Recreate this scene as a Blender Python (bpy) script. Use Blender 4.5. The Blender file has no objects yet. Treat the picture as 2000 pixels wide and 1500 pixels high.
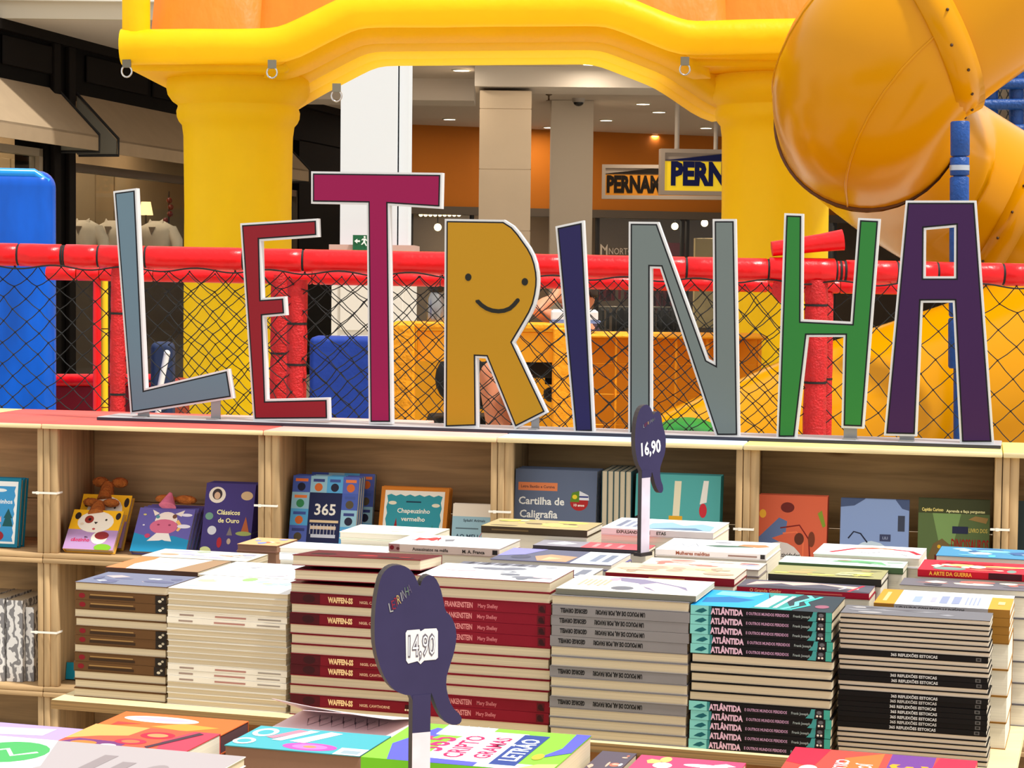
import bpy, math, random
from mathutils import Vector, Matrix, noise
from mathutils.geometry import tessellate_polygon
rnd = random.Random(7)
SC = bpy.context.scene
COL = SC.collection
# ------------------------------------------------------------------ camera, sky, sun, exposure
F = 4000.0                                   # focal length in pixels of the 2000 px wide frame
PITCH = math.atan(230 / F); ROLL = 0.011
CAM = Vector((0, 0, 1.55))
R0 = Vector((1, 0, 0)); FWD = Vector((0, math.cos(PITCH), -math.sin(PITCH))); U0 = Vector((0, math.sin(PITCH), math.cos(PITCH)))
RT = R0 * math.cos(ROLL) + U0 * math.sin(ROLL); UP = -R0 * math.sin(ROLL) + U0 * math.cos(ROLL)
cd = bpy.data.cameras.new('camera'); cam = bpy.data.objects.new('camera', cd); COL.objects.link(cam)
cd.sensor_width = 36; cd.lens = 36 * F / 2000; cd.clip_end = 200; cd.clip_start = 0.05
cam.matrix_world = Matrix(((RT.x, UP.x, -FWD.x, CAM.x), (RT.y, UP.y, -FWD.y, CAM.y), (RT.z, UP.z, -FWD.z, CAM.z), (0, 0, 0, 1)))
SC.camera = cam
w = bpy.data.worlds.new('daylight'); SC.world = w; w.use_nodes = True
w.node_tree.nodes['Background'].inputs[0].default_value = (1.0, 0.985, 0.96, 1)
w.node_tree.nodes['Background'].inputs[1].default_value = 1.1
sd = bpy.data.lights.new('sun', 'SUN'); sun = bpy.data.objects.new('sun', sd); COL.objects.link(sun)
sd.energy = 4.4; sd.angle = math.radians(4); sd.color = (1, 0.97, 0.9)
sun.rotation_euler = Vector((0.78, -0.46, 1.85)).to_track_quat('Z', 'Y').to_euler()
SC.view_settings.view_transform = 'Standard'; SC.view_settings.look = 'None'
SC.view_settings.exposure = 0.0; SC.view_settings.gamma = 1; SC.view_settings.use_curve_mapping = False

def ray(x, y): return RT * ((x - 1000) / F) - UP * ((y - 750) / F) + FWD
def at(x, y, Y):
    d = ray(x, y); return CAM + d * (Y / d.y)
def atz(x, y, z):
    d = ray(x, y); return CAM + d * ((z - CAM.z) / d.z)
def proj(P):
    q = P - CAM; k = q.dot(FWD); return 1000 + F * q.dot(RT) / k, 750 - F * q.dot(UP) / k
class Frame:                                 # a vertical face of furniture: u along it, v into depth
    def __init__(s, O, deg):
        a = math.radians(deg); s.O = Vector((O[0], O[1], 0)); s.a = -a
        s.u = Vector((math.cos(a), -math.sin(a), 0)); s.v = Vector((math.sin(a), math.cos(a), 0))
    def st(s, x, y, t):
        d = ray(x, y); k = ((s.O - CAM).dot(s.v) + t) / d.dot(s.v); P = CAM + d * k
        return (P - s.O).dot(s.u), P.z
    def sz(s, x, y, z):
        P = atz(x, y, z); return (P - s.O).dot(s.u), (P - s.O).dot(s.v)
    def pt(s, a, b, z):
        q = s.O + s.u * a + s.v * b; return Vector((q.x, q.y, z))
    def mat(s, a, b, z, rz=0.0):
        return Matrix.Translation(s.pt(a, b, z)) @ Matrix.Rotation(s.a + rz, 4, 'Z')
FZ = 0.103                                    # mall floor level
DECK = 0.45                                   # raised play-area deck

# ------------------------------------------------------------------ materials
def lin(c):
    return tuple(((x / 255) / 12.92 if x / 255 <= 0.04045 else ((x / 255 + 0.055) / 1.055) ** 2.4) for x in c[:3]) + (1,)
MATS = {}
def mat(name, rgb=(200, 200, 200), rough=0.6, metal=0.0, spec=0.4, var=0.0, vs=8.0, bump=0.0, bs=40.0, stretch=None, emit=0.0, coat=0.0):
    if name in MATS: return MATS[name]
    m = bpy.data.materials.new(name); m.use_nodes = True; MATS[name] = m
    nt = m.node_tree; b = nt.nodes['Principled BSDF']; N = nt.nodes.new; K = nt.links.new
    c = lin(rgb); b.inputs['Base Color'].default_value = c
    b.inputs['Roughness'].default_value = rough; b.inputs['Metallic'].default_value = metal
    b.inputs['Specular IOR Level'].default_value = spec; b.inputs['Coat Weight'].default_value = coat
    if emit:
        b.inputs['Emission Color'].default_value = c; b.inputs['Emission Strength'].default_value = emit
    if var or bump:
        tc = N('ShaderNodeTexCoord'); mp = N('ShaderNodeMapping'); K(tc.outputs['Object'], mp.inputs['Vector'])
        if stretch: mp.inputs['Scale'].default_value = stretch
    if var:
        oi = N('ShaderNodeObjectInfo'); ad = N('ShaderNodeVectorMath'); ad.operation = 'MULTIPLY_ADD'
        ad.inputs[1].default_value = (1, 1, 1); K(mp.outputs[0], ad.inputs[0])
        cm = N('ShaderNodeCombineXYZ'); mu = N('ShaderNodeMath'); mu.operation = 'MULTIPLY'; mu.inputs[1].default_value = 37
        K(oi.outputs['Random'], mu.inputs[0]); [K(mu.outputs[0], cm.inputs[i]) for i in range(3)]
        K(cm.outputs[0], ad.inputs[2])
        nz = N('ShaderNodeTexNoise'); nz.inputs['Scale'].default_value = vs; nz.inputs['Detail'].default_value = 4
        K(ad.outputs[0], nz.inputs['Vector'])
        mr = N('ShaderNodeMapRange'); mr.inputs[1].default_value = 0.3; mr.inputs[2].default_value = 0.7
        mr.inputs[3].default_value = 1 - var; mr.inputs[4].default_value = 1 + var * 0.6
        K(nz.outputs[0], mr.inputs[0])
        mx = N('ShaderNodeMix'); mx.data_type = 'RGBA'; mx.blend_type = 'MULTIPLY'; mx.inputs[0].default_value = 1
        mx.inputs[6].default_value = c; K(mr.outputs[0], mx.inputs[7]); K(mx.outputs[2], b.inputs['Base Color'])
    if bump:
        n2 = N('ShaderNodeTexNoise'); n2.inputs['Scale'].default_value = bs; n2.inputs['Detail'].default_value = 3
        K(mp.outputs[0], n2.inputs['Vector'])
        bp = N('ShaderNodeBump'); bp.inputs['Strength'].default_value = bump; bp.inputs['Distance'].default_value = 0.02
        K(n2.outputs[0], bp.inputs['Height']); K(bp.outputs[0], b.inputs['Normal'])
    return m
def wood(name, rgb, axis, dark=(120, 78, 40)):
    if name in MATS: return MATS[name]
    m = bpy.data.materials.new(name); m.use_nodes = True; MATS[name] = m
    nt = m.node_tree; b = nt.nodes['Principled BSDF']; N = nt.nodes.new; K = nt.links.new
    b.inputs['Roughness'].default_value = 0.75; b.inputs['Specular IOR Level'].default_value = 0.2
    tc = N('ShaderNodeTexCoord'); oi = N('ShaderNodeObjectInfo'); mu = N('ShaderNodeMath'); mu.operation = 'MULTIPLY'; mu.inputs[1].default_value = 23
    K(oi.outputs['Random'], mu.inputs[0]); cm = N('ShaderNodeCombineXYZ'); [K(mu.outputs[0], cm.inputs[i]) for i in range(3)]
    ad = N('ShaderNodeVectorMath'); ad.operation = 'ADD'; K(tc.outputs['Object'], ad.inputs[0]); K(cm.outputs[0], ad.inputs[1])
    mp = N('ShaderNodeMapping'); sc = [14, 14, 14]; sc[axis] = 0.9; mp.inputs['Scale'].default_value = sc; K(ad.outputs[0], mp.inputs['Vector'])
    n1 = N('ShaderNodeTexNoise'); n1.inputs['Scale'].default_value = 3.2; n1.inputs['Detail'].default_value = 6; n1.inputs['Distortion'].default_value = 0.6
    K(mp.outputs[0], n1.inputs['Vector'])
    cr = N('ShaderNodeValToRGB'); cr.color_ramp.elements[0].position = 0.3; cr.color_ramp.elements[1].position = 0.62
    cr.color_ramp.elements[0].color = lin([v * 0.8 for v in rgb]); cr.color_ramp.elements[1].color = lin(rgb); K(n1.outputs[0], cr.inputs[0])
    m2 = N('ShaderNodeMapping'); s2 = [7, 7, 7]; s2[axis] = 2.6; m2.inputs['Scale'].default_value = s2; K(ad.outputs[0], m2.inputs['Vector'])
    vo = N('ShaderNodeTexVoronoi'); vo.inputs['Scale'].default_value = 1.0; K(m2.outputs[0], vo.inputs['Vector'])
    kr = N('ShaderNodeMapRange'); kr.inputs[1].default_value = 0.05; kr.inputs[2].default_value = 0.13; kr.inputs[3].default_value = 1; kr.inputs[4].default_value = 0
    K(vo.outputs['Distance'], kr.inputs[0])
    mx = N('ShaderNodeMix'); mx.data_type = 'RGBA'; K(kr.outputs[0], mx.inputs[0]); K(cr.outputs[0], mx.inputs[6]); mx.inputs[7].default_value = lin(dark)
    K(mx.outputs[2], b.inputs['Base Color'])
    bp = N('ShaderNodeBump'); bp.inputs['Strength'].default_value = 0.25; bp.inputs['Distance'].default_value = 0.004; K(n1.outputs[0], bp.inputs['Height']); K(bp.outputs[0], b.inputs['Normal'])
    return m
def ink():
    if 'printed_ink' in MATS: return MATS['printed_ink']
    m = bpy.data.materials.new('printed_ink'); m.use_nodes = True; MATS['printed_ink'] = m
    b = m.node_tree.nodes['Principled BSDF']; a = m.node_tree.nodes.new('ShaderNodeAttribute'); a.attribute_name = 'ink'
    m.node_tree.links.new(a.outputs['Color'], b.inputs['Base Color']); b.inputs['Roughness'].default_value = 0.5; b.inputs['Specular IOR Level'].default_value = 0.16
    return m
INK = ink()
def glass(name='clear_glass'):
    if name in MATS: return MATS[name]
    m = bpy.data.materials.new(name); m.use_nodes = True; MATS[name] = m
    nt = m.node_tree; N = nt.nodes.new; nt.nodes.remove(nt.nodes['Principled BSDF']); out = nt.nodes['Material Output']
    t = N('ShaderNodeBsdfTransparent'); t.inputs[0].default_value = (0.93, 0.95, 0.94, 1); g = N('ShaderNodeBsdfGlossy'); g.inputs['Roughness'].default_value = 0.03
    lw = N('ShaderNodeFresnel'); lw.inputs[0].default_value = 1.35; mx = N('ShaderNodeMixShader')
    ge = N('ShaderNodeNewGeometry'); mu = N('ShaderNodeMath'); mu.operation = 'SUBTRACT'; mu.use_clamp = True; nt.links.new(lw.outputs[0], mu.inputs[0]); nt.links.new(ge.outputs['Backfacing'], mu.inputs[1]); nt.links.new(mu.outputs[0], mx.inputs[0]); nt.links.new(t.outputs[0], mx.inputs[1]); nt.links.new(g.outputs[0], mx.inputs[2]); nt.links.new(mx.outputs[0], out.inputs[0])
    return m

# ------------------------------------------------------------------ text outlines
_TX = {}
def text_tris(s, bold=0.0):
    k = (s, bold)
    if k in _TX: return _TX[k]
    cu = bpy.data.curves.new('t', 'FONT'); cu.body = s; cu.size = 1; cu.resolution_u = 2; cu.offset = bold; cu.fill_mode = 'FRONT'
    ob = bpy.data.objects.new('t', cu); me = bpy.data.meshes.new_from_object(ob)
    me.calc_loop_triangles()
    vs = [(v.co.x, v.co.y) for v in me.vertices]; ts = [tuple(t.vertices) for t in me.loop_triangles]
    x0 = min(v[0] for v in vs); x1 = max(v[0] for v in vs)
    vs = [(v[0] - (x0 + x1) / 2, v[1] - 0.35) for v in vs]                       # cap height about 0.7
    # make every triangle face +z
    t2 = []
    for a, b, c in ts:
        A, B, Cc = vs[a], vs[b], vs[c]
        t2.append((a, b, c) if (B[0] - A[0]) * (Cc[1] - A[1]) - (B[1] - A[1]) * (Cc[0] - A[0]) > 0 else (a, c, b))
    bpy.data.objects.remove(ob); bpy.data.curves.remove(cu); bpy.data.meshes.remove(me)
    _TX[k] = (vs, t2, x1 - x0); return _TX[k]

# ------------------------------------------------------------------ mesh builder
class MB:
    def __init__(s): s.v = []; s.f = []; s.mi = []; s.sm = []; s.c = []; s.any = False
    def add(s, vs, fs, mi=0, smooth=False, col=None, M=None):
        o = len(s.v)
        s.v += [(M @ Vector(v)) if M else Vector(v) for v in vs]
        for f in fs:
            s.f.append(tuple(o + i for i in f)); s.mi.append(mi); s.sm.append(smooth); s.c.append(col)
        if col is not None: s.any = True
        return s
    def box(s, x0, y0, z0, x1, y1, z1, mi=0, M=None, col=None):
        vs = [(x0, y0, z0), (x1, y0, z0), (x1, y1, z0), (x0, y1, z0), (x0, y0, z1), (x1, y0, z1), (x1, y1, z1), (x0, y1, z1)]
        return s.add(vs, [(0, 3, 2, 1), (4, 5, 6, 7), (0, 1, 5, 4), (1, 2, 6, 5), (2, 3, 7, 6), (3, 0, 4, 7)], mi, False, col, M)
    def quadbox(s, P, d, mi=0):                  # four points (a face) extruded by vector d
        P = [Vector(p) for p in P]; n = len(P); d = Vector(d)
        vs = P + [p + d for p in P]
        fs = [tuple(range(n)), tuple(range(2 * n - 1, n - 1, -1))] + [(i, i + n, (i + 1) % n + n, (i + 1) % n) for i in range(n)]
        return s.add(vs, fs, mi)
    def prism(s, loops, z0, z1, mi=0, M=None, col=None, mside=None):
        pts = [Vector((p[0], p[1], 0)) for l in loops for p in l]
        tr = tessellate_polygon([[Vector((p[0], p[1], 0)) for p in l] for l in loops])
        t2 = []
        for a, b, c in tr:
            A, B, Cc = pts[a], pts[b], pts[c]
            t2.append((a, b, c) if (B - A).cross(Cc - A).z > 0 else (a, c, b))
        s.add([(p.x, p.y, z1) for p in pts], t2, mi, False, col, M)
        if z1 > z0:
            s.add([(p.x, p.y, z0) for p in pts], [(a, c, b) for a, b, c in t2], mi, False, col, M)
            o = 0
            for l in loops:
                n = len(l); ar = sum(l[i][0] * l[(i + 1) % n][1] - l[(i + 1) % n][0] * l[i][1] for i in range(n))
                vs = [(p[0], p[1], z0) for p in l] + [(p[0], p[1], z1) for p in l]
                fs = [(i, (i + 1) % n, (i + 1) % n + n, i + n) for i in range(n)]
                outer = (o == 0)
                if (ar > 0) != outer: fs = [tuple(reversed(f)) for f in fs]
                s.add(vs, fs, mi if mside is None else mside, False, col, M); o += 1
        return s
    def tube(s, path, r, n=8, mi=0, closed=False, caps=True, smooth=True, flat=None):
        P = [Vector(p) for p in path]; m = len(P); rr = r if isinstance(r, (list, tuple)) else [r] * m
        T = []
        for i in range(m):
            a = P[(i - 1) % m] if (i or closed) else P[0]; b = P[(i + 1) % m] if (i < m - 1 or closed) else P[-1]
            T.append((b - a).normalized())
        up = Vector((0, 0, 1)) if abs(T[0].z) < 0.9 else Vector((0, 1, 0))
        nx = T[0].cross(up).normalized(); vs = []
        for i in range(m):
            nx = (nx - T[i] * nx.dot(T[i])).normalized(); ny = T[i].cross(nx)
            for k in range(n):
                a = 2 * math.pi * k / n; vs.append(P[i] + (nx * math.cos(a) + ny * math.sin(a) * (flat or 1)) * rr[i])
        fs = []
        for i in range(m if closed else m - 1):
            j = (i + 1) % m
            for k in range(n):
                l = (k + 1) % n; fs.append((i * n + k, i * n + l, j * n + l, j * n + k))
        s.add(vs, fs, mi, smooth)
        if caps and not closed:
            s.add(vs[:n], [tuple(range(n - 1, -1, -1))], mi); s.add(vs[-n:], [tuple(range(n))], mi)
        return s
    def lathe(s, prof, c=(0, 0, 0), n=24, mi=0, smooth=True, sx=1, sy=1, M=None):
        vs = []; fs = []; m = len(prof)
        for r, z in prof:
            for k in range(n):
                a = 2 * math.pi * k / n; vs.append((c[0] + r * sx * math.cos(a), c[1] + r * sy * math.sin(a), c[2] + z))
        for i in range(m - 1):
            for k in range(n):
                l = (k + 1) % n; fs.append((i * n + k, i * n + l, (i + 1) * n + l, (i + 1) * n + k))
        fs2 = [tuple(range(n - 1, -1, -1)), tuple((m - 1) * n + k for k in range(n))]
        s.add(vs, fs, mi, smooth, None, M); s.add(vs, fs2, mi, False, None, M)
        return s
    def ball(s, c, r, nu=16, nv=10, mi=0, M=None, fn=None):
        r = r if isinstance(r, (tuple, list)) else (r, r, r); c = Vector(c); vs = []; fs = []
        for j in range(nv + 1):
            t = math.pi * j / nv
            for i in range(nu):
                a = 2 * math.pi * i / nu; d = Vector((math.sin(t) * math.cos(a), math.sin(t) * math.sin(a), math.cos(t)))
                if fn: d = fn(d)
                vs.append((c.x + d.x * r[0], c.y + d.y * r[1], c.z + d.z * r[2]))
        for j in range(nv):
            for i in range(nu):
                k = (i + 1) % nu; fs.append((j * nu + i, (j + 1) * nu + i, (j + 1) * nu + k, j * nu + k))
        return s.add(vs, fs, mi, True, None, M)
    def text(s, st, x, y, h, col, M=None, rot=0.0, maxw=None, bold=0.0, z=0.0, flip=False, mi=0):
        vs, ts, wd = text_tris(st, bold); k = h / 0.7; kx = k
        if maxw and wd * k > maxw: kx = maxw / wd
        ca, sa = math.cos(math.radians(rot)), math.sin(math.radians(rot)); out = []
        for a, b in vs:
            a *= kx; b *= k; out.append((x + a * ca - b * sa, y + a * sa + b * ca, z))
        return s.add(out, ts, mi, False, lin(col) if col else None, M)
    def build(s, name, mats, parent=None, world=True, bevel=0.0, seg=2, sub=0):
        me = bpy.data.meshes.new(name)
        off = Vector((0, 0, 0))
        p = parent
        while p is not None and world:
            off += p.location; p = p.parent
        me.from_pydata([v - off for v in s.v] if world else s.v, [], s.f)
        for m in (mats if isinstance(mats, (list, tuple)) else [mats]): me.materials.append(m)
        me.polygons.foreach_set('material_index', s.mi); me.polygons.foreach_set('use_smooth', s.sm)
        if s.any:
            at_ = me.color_attributes.new('ink', 'FLOAT_COLOR', 'CORNER'); buf = []
            for f, c in zip(s.f, s.c): buf += list(c or (1, 1, 1, 1)) * len(f)
            at_.data.foreach_set('color', buf)
        me.update()
        o = link(name, me, parent)
        if bevel:
            b = o.modifiers.new('b', 'BEVEL'); b.width = bevel; b.segments = seg; b.limit_method = 'ANGLE'
            me.polygons.foreach_set('use_smooth', [True] * len(s.f))
            b.harden_normals = True
        if sub:
            q = o.modifiers.new('s', 'SUBSURF'); q.levels = sub; q.render_levels = sub
        return o
def link(name, data, parent=None):
    o = bpy.data.objects.new(name, data); COL.objects.link(o)
    if parent is not None: o.parent = parent
    return o
def tag(o, label=None, cat=None, group=None, kind=None):
    if label: o['label'] = label
    if cat: o['category'] = cat
    if group: o['group'] = group
    if kind: o['kind'] = kind
    return o
def thing(name, label, cat, loc=(0, 0, 0), group=None):
    o = link(name, None); o.location = loc; o.empty_display_size = 0.05; return tag(o, label, cat, group)
def struct(name, mb, mats, parent=None, **k):
    o = mb.build(name, mats, parent, **k)
    if parent is None: o['kind'] = 'structure'
    return o
def kids(o): return [c for c in bpy.data.objects if c.parent is o]
ORD = 'topmost second third fourth fifth sixth seventh eighth ninth tenth eleventh twelfth thirteenth fourteenth fifteenth sixteenth seventeenth eighteenth nineteenth twentieth twenty-first twenty-second twenty-third twenty-fourth twenty-fifth twenty-sixth twenty-seventh twenty-eighth twenty-ninth thirtieth'.split()
def offset_loop(l, d):                        # positive d grows a counter-clockwise loop
    n = len(l); ar = sum(l[i][0] * l[(i + 1) % n][1] - l[(i + 1) % n][0] * l[i][1] for i in range(n))
    if ar < 0: d = -d
    out = []
    for i in range(n):
        p0, p1, p2 = Vector(l[i - 1][:2]), Vector(l[i][:2]), Vector(l[(i + 1) % n][:2])
        e1 = (p1 - p0).normalized(); e2 = (p2 - p1).normalized()
        n1 = Vector((e1.y, -e1.x)); n2 = Vector((e2.y, -e2.x)); b = n1 + n2
        k = max(b.dot(b) / 2, 0.25); out.append(tuple(p1 + b * (d / k)))
    return out

# ------------------------------------------------------------------ shared materials
PINE = (190, 157, 114)
pine_x = wood('pine_along', PINE, 0); pine_z = wood('pine_upright', (192, 160, 117), 2); pine_y = wood('pine_across', PINE, 1)
ply = mat('plywood_face', (226, 206, 158), 0.7, var=0.12, vs=10, stretch=(1, 8, 8))
ply_edge = mat('plywood_edge', (150, 118, 74), 0.8, var=0.45, vs=1.0, stretch=(1, 1, 330))
paper = mat('page_edges', (202, 188, 162), 0.8, spec=0.1, var=0.14, vs=1.0, stretch=(3, 3, 900))
paper_white = mat('white_page_edges', (226, 218, 200), 0.8, spec=0.1, var=0.12, vs=1.0, stretch=(3, 3, 900))
white_board = mat('white_board', (206, 206, 208), 0.45, var=0.05, vs=12)
steel = mat('brushed_steel', (150, 150, 152), 0.35, metal=0.6, var=0.1)
red_vinyl = mat('red_vinyl_foam', (222, 8, 18), 0.33, spec=0.35, var=0.08, vs=25, bump=0.1, bs=45)
red_cloth = mat('red_padded_cover', (196, 16, 22), 0.55, var=0.18, vs=30, bump=0.5, bs=120)
black_tie = mat('black_tie', (22, 20, 20), 0.7)
yellow_pvc = mat('yellow_inflatable_fabric', (255, 220, 8), 0.45, spec=0.25, var=0.04, vs=5, bump=0.5, bs=5, stretch=(1.6, 1, 1.2))
orange_pvc = mat('orange_inflatable_fabric', (247, 138, 30), 0.45, var=0.06, vs=5, bump=0.4, bs=7, stretch=(2, 1, 1))
def translucent(m, rgb, k):
    nt = m.node_tree; out = nt.nodes['Material Output']; b = nt.nodes['Principled BSDF']
    t = nt.nodes.new('ShaderNodeBsdfTranslucent'); t.inputs[0].default_value = lin(rgb); mx = nt.nodes.new('ShaderNodeMixShader'); mx.inputs[0].default_value = k
    nt.links.new(b.outputs[0], mx.inputs[1]); nt.links.new(t.outputs[0], mx.inputs[2]); nt.links.new(mx.outputs[0], out.inputs[0])
translucent(yellow_pvc, (255, 236, 120), .5); translucent(orange_pvc, (255, 176, 100), .4)
slide_pl = mat('amber_slide_plastic', (206, 140, 0), 0.2, spec=0.22, var=0.05, vs=1.5)
blue_pl = mat('glossy_blue_plastic', (0, 84, 194), 0.25, spec=0.3, var=0.3, vs=7, stretch=(1, 1, .35))  # streaky tone variation paints reflections into the blue
dark_wood = mat('black_painted_timber', (13, 11, 10), 0.7, spec=.06)
awn_mat = mat('beige_canvas', (158, 136, 108), 0.85, var=0.05, vs=6)
chrome = mat('chrome', (200, 200, 200), 0.15, metal=1)

# ================================================================== THE SETTING
HC = 2.1; ZC = CAM.z + HC                      # mall ceiling height
struct('floor', MB().box(-30, -8, FZ - 0.2, 30, 60, FZ), mat('polished_floor', (206, 198, 184), 0.35, var=0.06, vs=1))
struct('floor_playground', MB().box(-4.2, 7.1, FZ, 4.6, 14.6, DECK), mat('play_deck_mat', (196, 186, 160), 0.6, var=0.1))
ceil_m = mat('ceiling_paint', (196, 184, 170), 0.9)
c = MB().box(-30, 18.0, ZC, 30, 60, ZC + 0.2); struct('ceiling', c, ceil_m)
c = MB().box(-30, 17.92, ZC, 30, 18.0, ZC + 0.15, 0).box(-30, 17.85, ZC + 0.15, 30, 18.0, ZC + 0.8, 1)
struct('trim_1', c, [mat('fascia_beige', (196, 186, 166), 0.8), mat('fascia_white', (226, 222, 214), 0.7)])
# beams hanging from the mall ceiling
def px_beam(name, x0, x1, ytop, ybot, Y, depth):
    a = at(x0, ybot, Y); b = at(x1, ybot, Y)
    struct(name, MB().box(a.x, Y, a.z, b.x, Y + depth, ZC), mat('beam_paint', (206, 196, 184), 0.9))
px_beam('beam', 927, 1900, 133, 168, 21.7, 0.9)
px_beam('beam', 500, 926, 157, 192, 23.2, 0.8)
# columns
white_col = mat('white_column_paint', (214, 220, 226), 0.75); beige_col = mat('beige_column_panels', (206, 186, 160), 0.6, var=0.03, vs=3)
def column(x0, xm, Y, dep, ztop, m, label, joints=(), ped=None):
    a = at(x0, 400, Y); b = at(xm, 400, Y)
    o = MB()
    zs = [FZ] + sorted(at(x0, j, Y).z for j in joints) + [ztop]
    for z0, z1 in zip(zs[:-1], zs[1:]): o.box(a.x, Y, z0 + 0.004, b.x, Y + dep, z1 - 0.004)
    if joints: o.box(a.x + 0.006, Y + 0.006, FZ, b.x - 0.006, Y + dep - 0.006, ztop)
    e = struct('column', o, m)
    if ped: ped(e, a, b)
    return e
def ped(e, a, b):
    l = at(650, 500, 17.1).x; r = at(806, 500, 17.1).x; zt = at(700, 490, 17.1).z
    pm = mat('pedestal_grey', (214, 208, 198), 0.6)
    MB().box(l, 17.0, FZ, r, 17.9, zt).build('pedestal', pm, e)
    MB().box(l - 0.02, 16.96, zt, r + 0.02, 17.92, zt + 0.05).build('pedestal_cap', mat('cap_stone', (196, 160, 150), 0.5), e)
    for z0, z1 in ((0.55, 0.86), (0.9, 1.4)): MB().box(l + 0.07, 16.985, FZ + z0, r - 0.07, 17.0, FZ + z1).build('raised_panel', pm, e, bevel=0.006)
# white daylight column: front leaf and a narrower return
def white_column():
    a = at(665, 300, 17.2); b = at(776, 300, 17.2); b2 = at(798, 300, 17.2)
    e = struct('column', MB().box(a.x, 17.2, FZ, b.x, 17.75, ZC + 1.2), white_col)
    MB().box(b.x + 0.012, 17.24, FZ, b2.x, 17.75, ZC + 1.2).build('corner_return', white_col, e)
    ped(e, a, b2)
    s = MB().box(at(689, 400, 16.9).x, 16.93, at(0, 483, 16.93).z, at(722, 400, 16.9).x, 16.955, at(700, 459, 16.93).z)
    t = thing('exit_sign', 'small green emergency exit sign with white running figure at the white column', 'sign', at(705, 471, 16.95))
    s.build('plate', mat('exit_green', (16, 92, 58), 0.4), t)
    k = MB(); P = at(705, 471, 16.925); M = Matrix.Translation(P) @ Matrix.Rotation(math.pi / 2, 4, 'X')
    W = (235, 240, 235)
    k.prism([[(-.055, 0), (-.03, .02), (-.03, .007), (-.008, .007), (-.008, -.007), (-.03, -.007), (-.03, -.02)]], 0, .001, 0, M, lin(W))
    k.prism([[(.03 + .009 * math.cos(i), .034 + .009 * math.sin(i)) for i in [j * .785 for j in range(8)]]], 0, .001, 0, M, lin(W))
    k.prism([[(.015, .022), (.04, .022), (.052, .004), (.046, .0), (.036, .012), (.036, -.01), (.05, -.036), (.042, -.04), (.026, -.014), (.01, -.03), (.0, -.028), (.018, -.006), (.02, .012), (.006, .006), (.004, .012)]], 0, .001, 0, M, lin(W))
    k.build('pictogram', INK, t)
white_column()
column(935, 1036, 21.8, 0.9, at(0, 168, 21.7).z + 0.02, beige_col, '', (450, 330, 212))
column(1075, 1157, 26.0, 0.75, ZC, mat('second_column_paint', (198, 184, 166), 0.7), '')
# back wall: amber fascia above the shop fronts
BW = Frame(at(800, 247, 30.8), -22.5)
amber = mat('amber_wall_paint', (178, 100, 8), 0.8)
zb = 2.44
w_ = MB()
M0 = BW.mat(-9, 0, 0); w_.box(0, 0, zb, 22, 0.25, ZC, 0, M0)
struct('wall_back', w_, amber)
w_ = MB().box(7.0, 0, FZ, 9.0, 0.25, zb, 0, M0).box(0, 0, FZ, 6.6, 0.25, zb, 0, M0)
struct('wall_back_pier', w_, amber)['kind'] = 'structure'
tl = MB().box(9.0, -0.06, zb - 0.12, 22, 0.3, zb, 0, M0); struct('trim_2', tl, mat('shopfront_lintel', (86, 74, 62), 0.6))
inter = mat('shop_interior', (120, 102, 84), 0.9, var=0.15, vs=0.7)
w_ = MB().box(0, 5.2, FZ, 24, 5.4, ZC, 0, M0).box(-0.2, 0.3, FZ, 0, 5.4, ZC, 0, M0).box(24, 0.3, FZ, 24.2, 5.4, ZC, 0, M0)
struct('wall_shop', w_, inter)
struct('ceiling_shop', MB().box(0, 0.25, zb + 0.25, 24, 5.3, zb + 0.35, 0, M0), mat('shop_ceiling', (150, 136, 118), 0.9))
# shop glazing
wn = 0
mull = mat('dark_mullion', (40, 36, 34), 0.5)
def glaze(px0, px1):
    global wn; wn += 1
    s0 = BW.st(px0, 500, 0)[0]; s1 = BW.st(px1, 500, 0)[0]
    M = BW.mat(s0, 0, 0); e = struct('window_%d' % wn, MB().box(0, 0.1, FZ, 0.05, 0.16, zb - .12, 0, M), mull)
    MB().box(s1 - s0 - 0.05, 0.1, FZ, s1 - s0, 0.16, zb - .12, 0, M).build('mullion', mull, e)
    MB().box(0.05, 0.12, FZ, s1 - s0 - 0.05, 0.128, zb - .12, 0, M).build('pane', glass(), e)
    return e, s0, s1
e1 = glaze(805, 930); e2 = glaze(1170, 1342); e3 = glaze(1346, 1640)
# faint shop lettering on the pane with a pointed emblem
s0, z0 = BW.st(1172, 490, 0.09)
k = MB(); M = Matrix.Translation(BW.pt(s0, 0.085, z0)) @ Matrix.Rotation(BW.a, 4, 'Z') @ Matrix.Rotation(math.pi / 2, 4, 'X')
WL = (206, 190, 172)
k.text('NORTO', 0.36, 0.0, 0.10, WL, M, maxw=0.42)
for q in ([(0, -.06), (.03, -.06), (.03, .06), (.005, .11), (0, .1)], [(.03, .06), (.07, .02), (.08, .045), (.005, .11)], [(.07, .02), (.125, .11), (.12, .06), (.08, .0)], [(.1, .02), (.125, .11), (.125, -.06), (.1, -.06)]):
    k.prism([q], 0, .002, 0, M, lin(WL))
k.build('shop_lettering', INK, e2[0])
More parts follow.
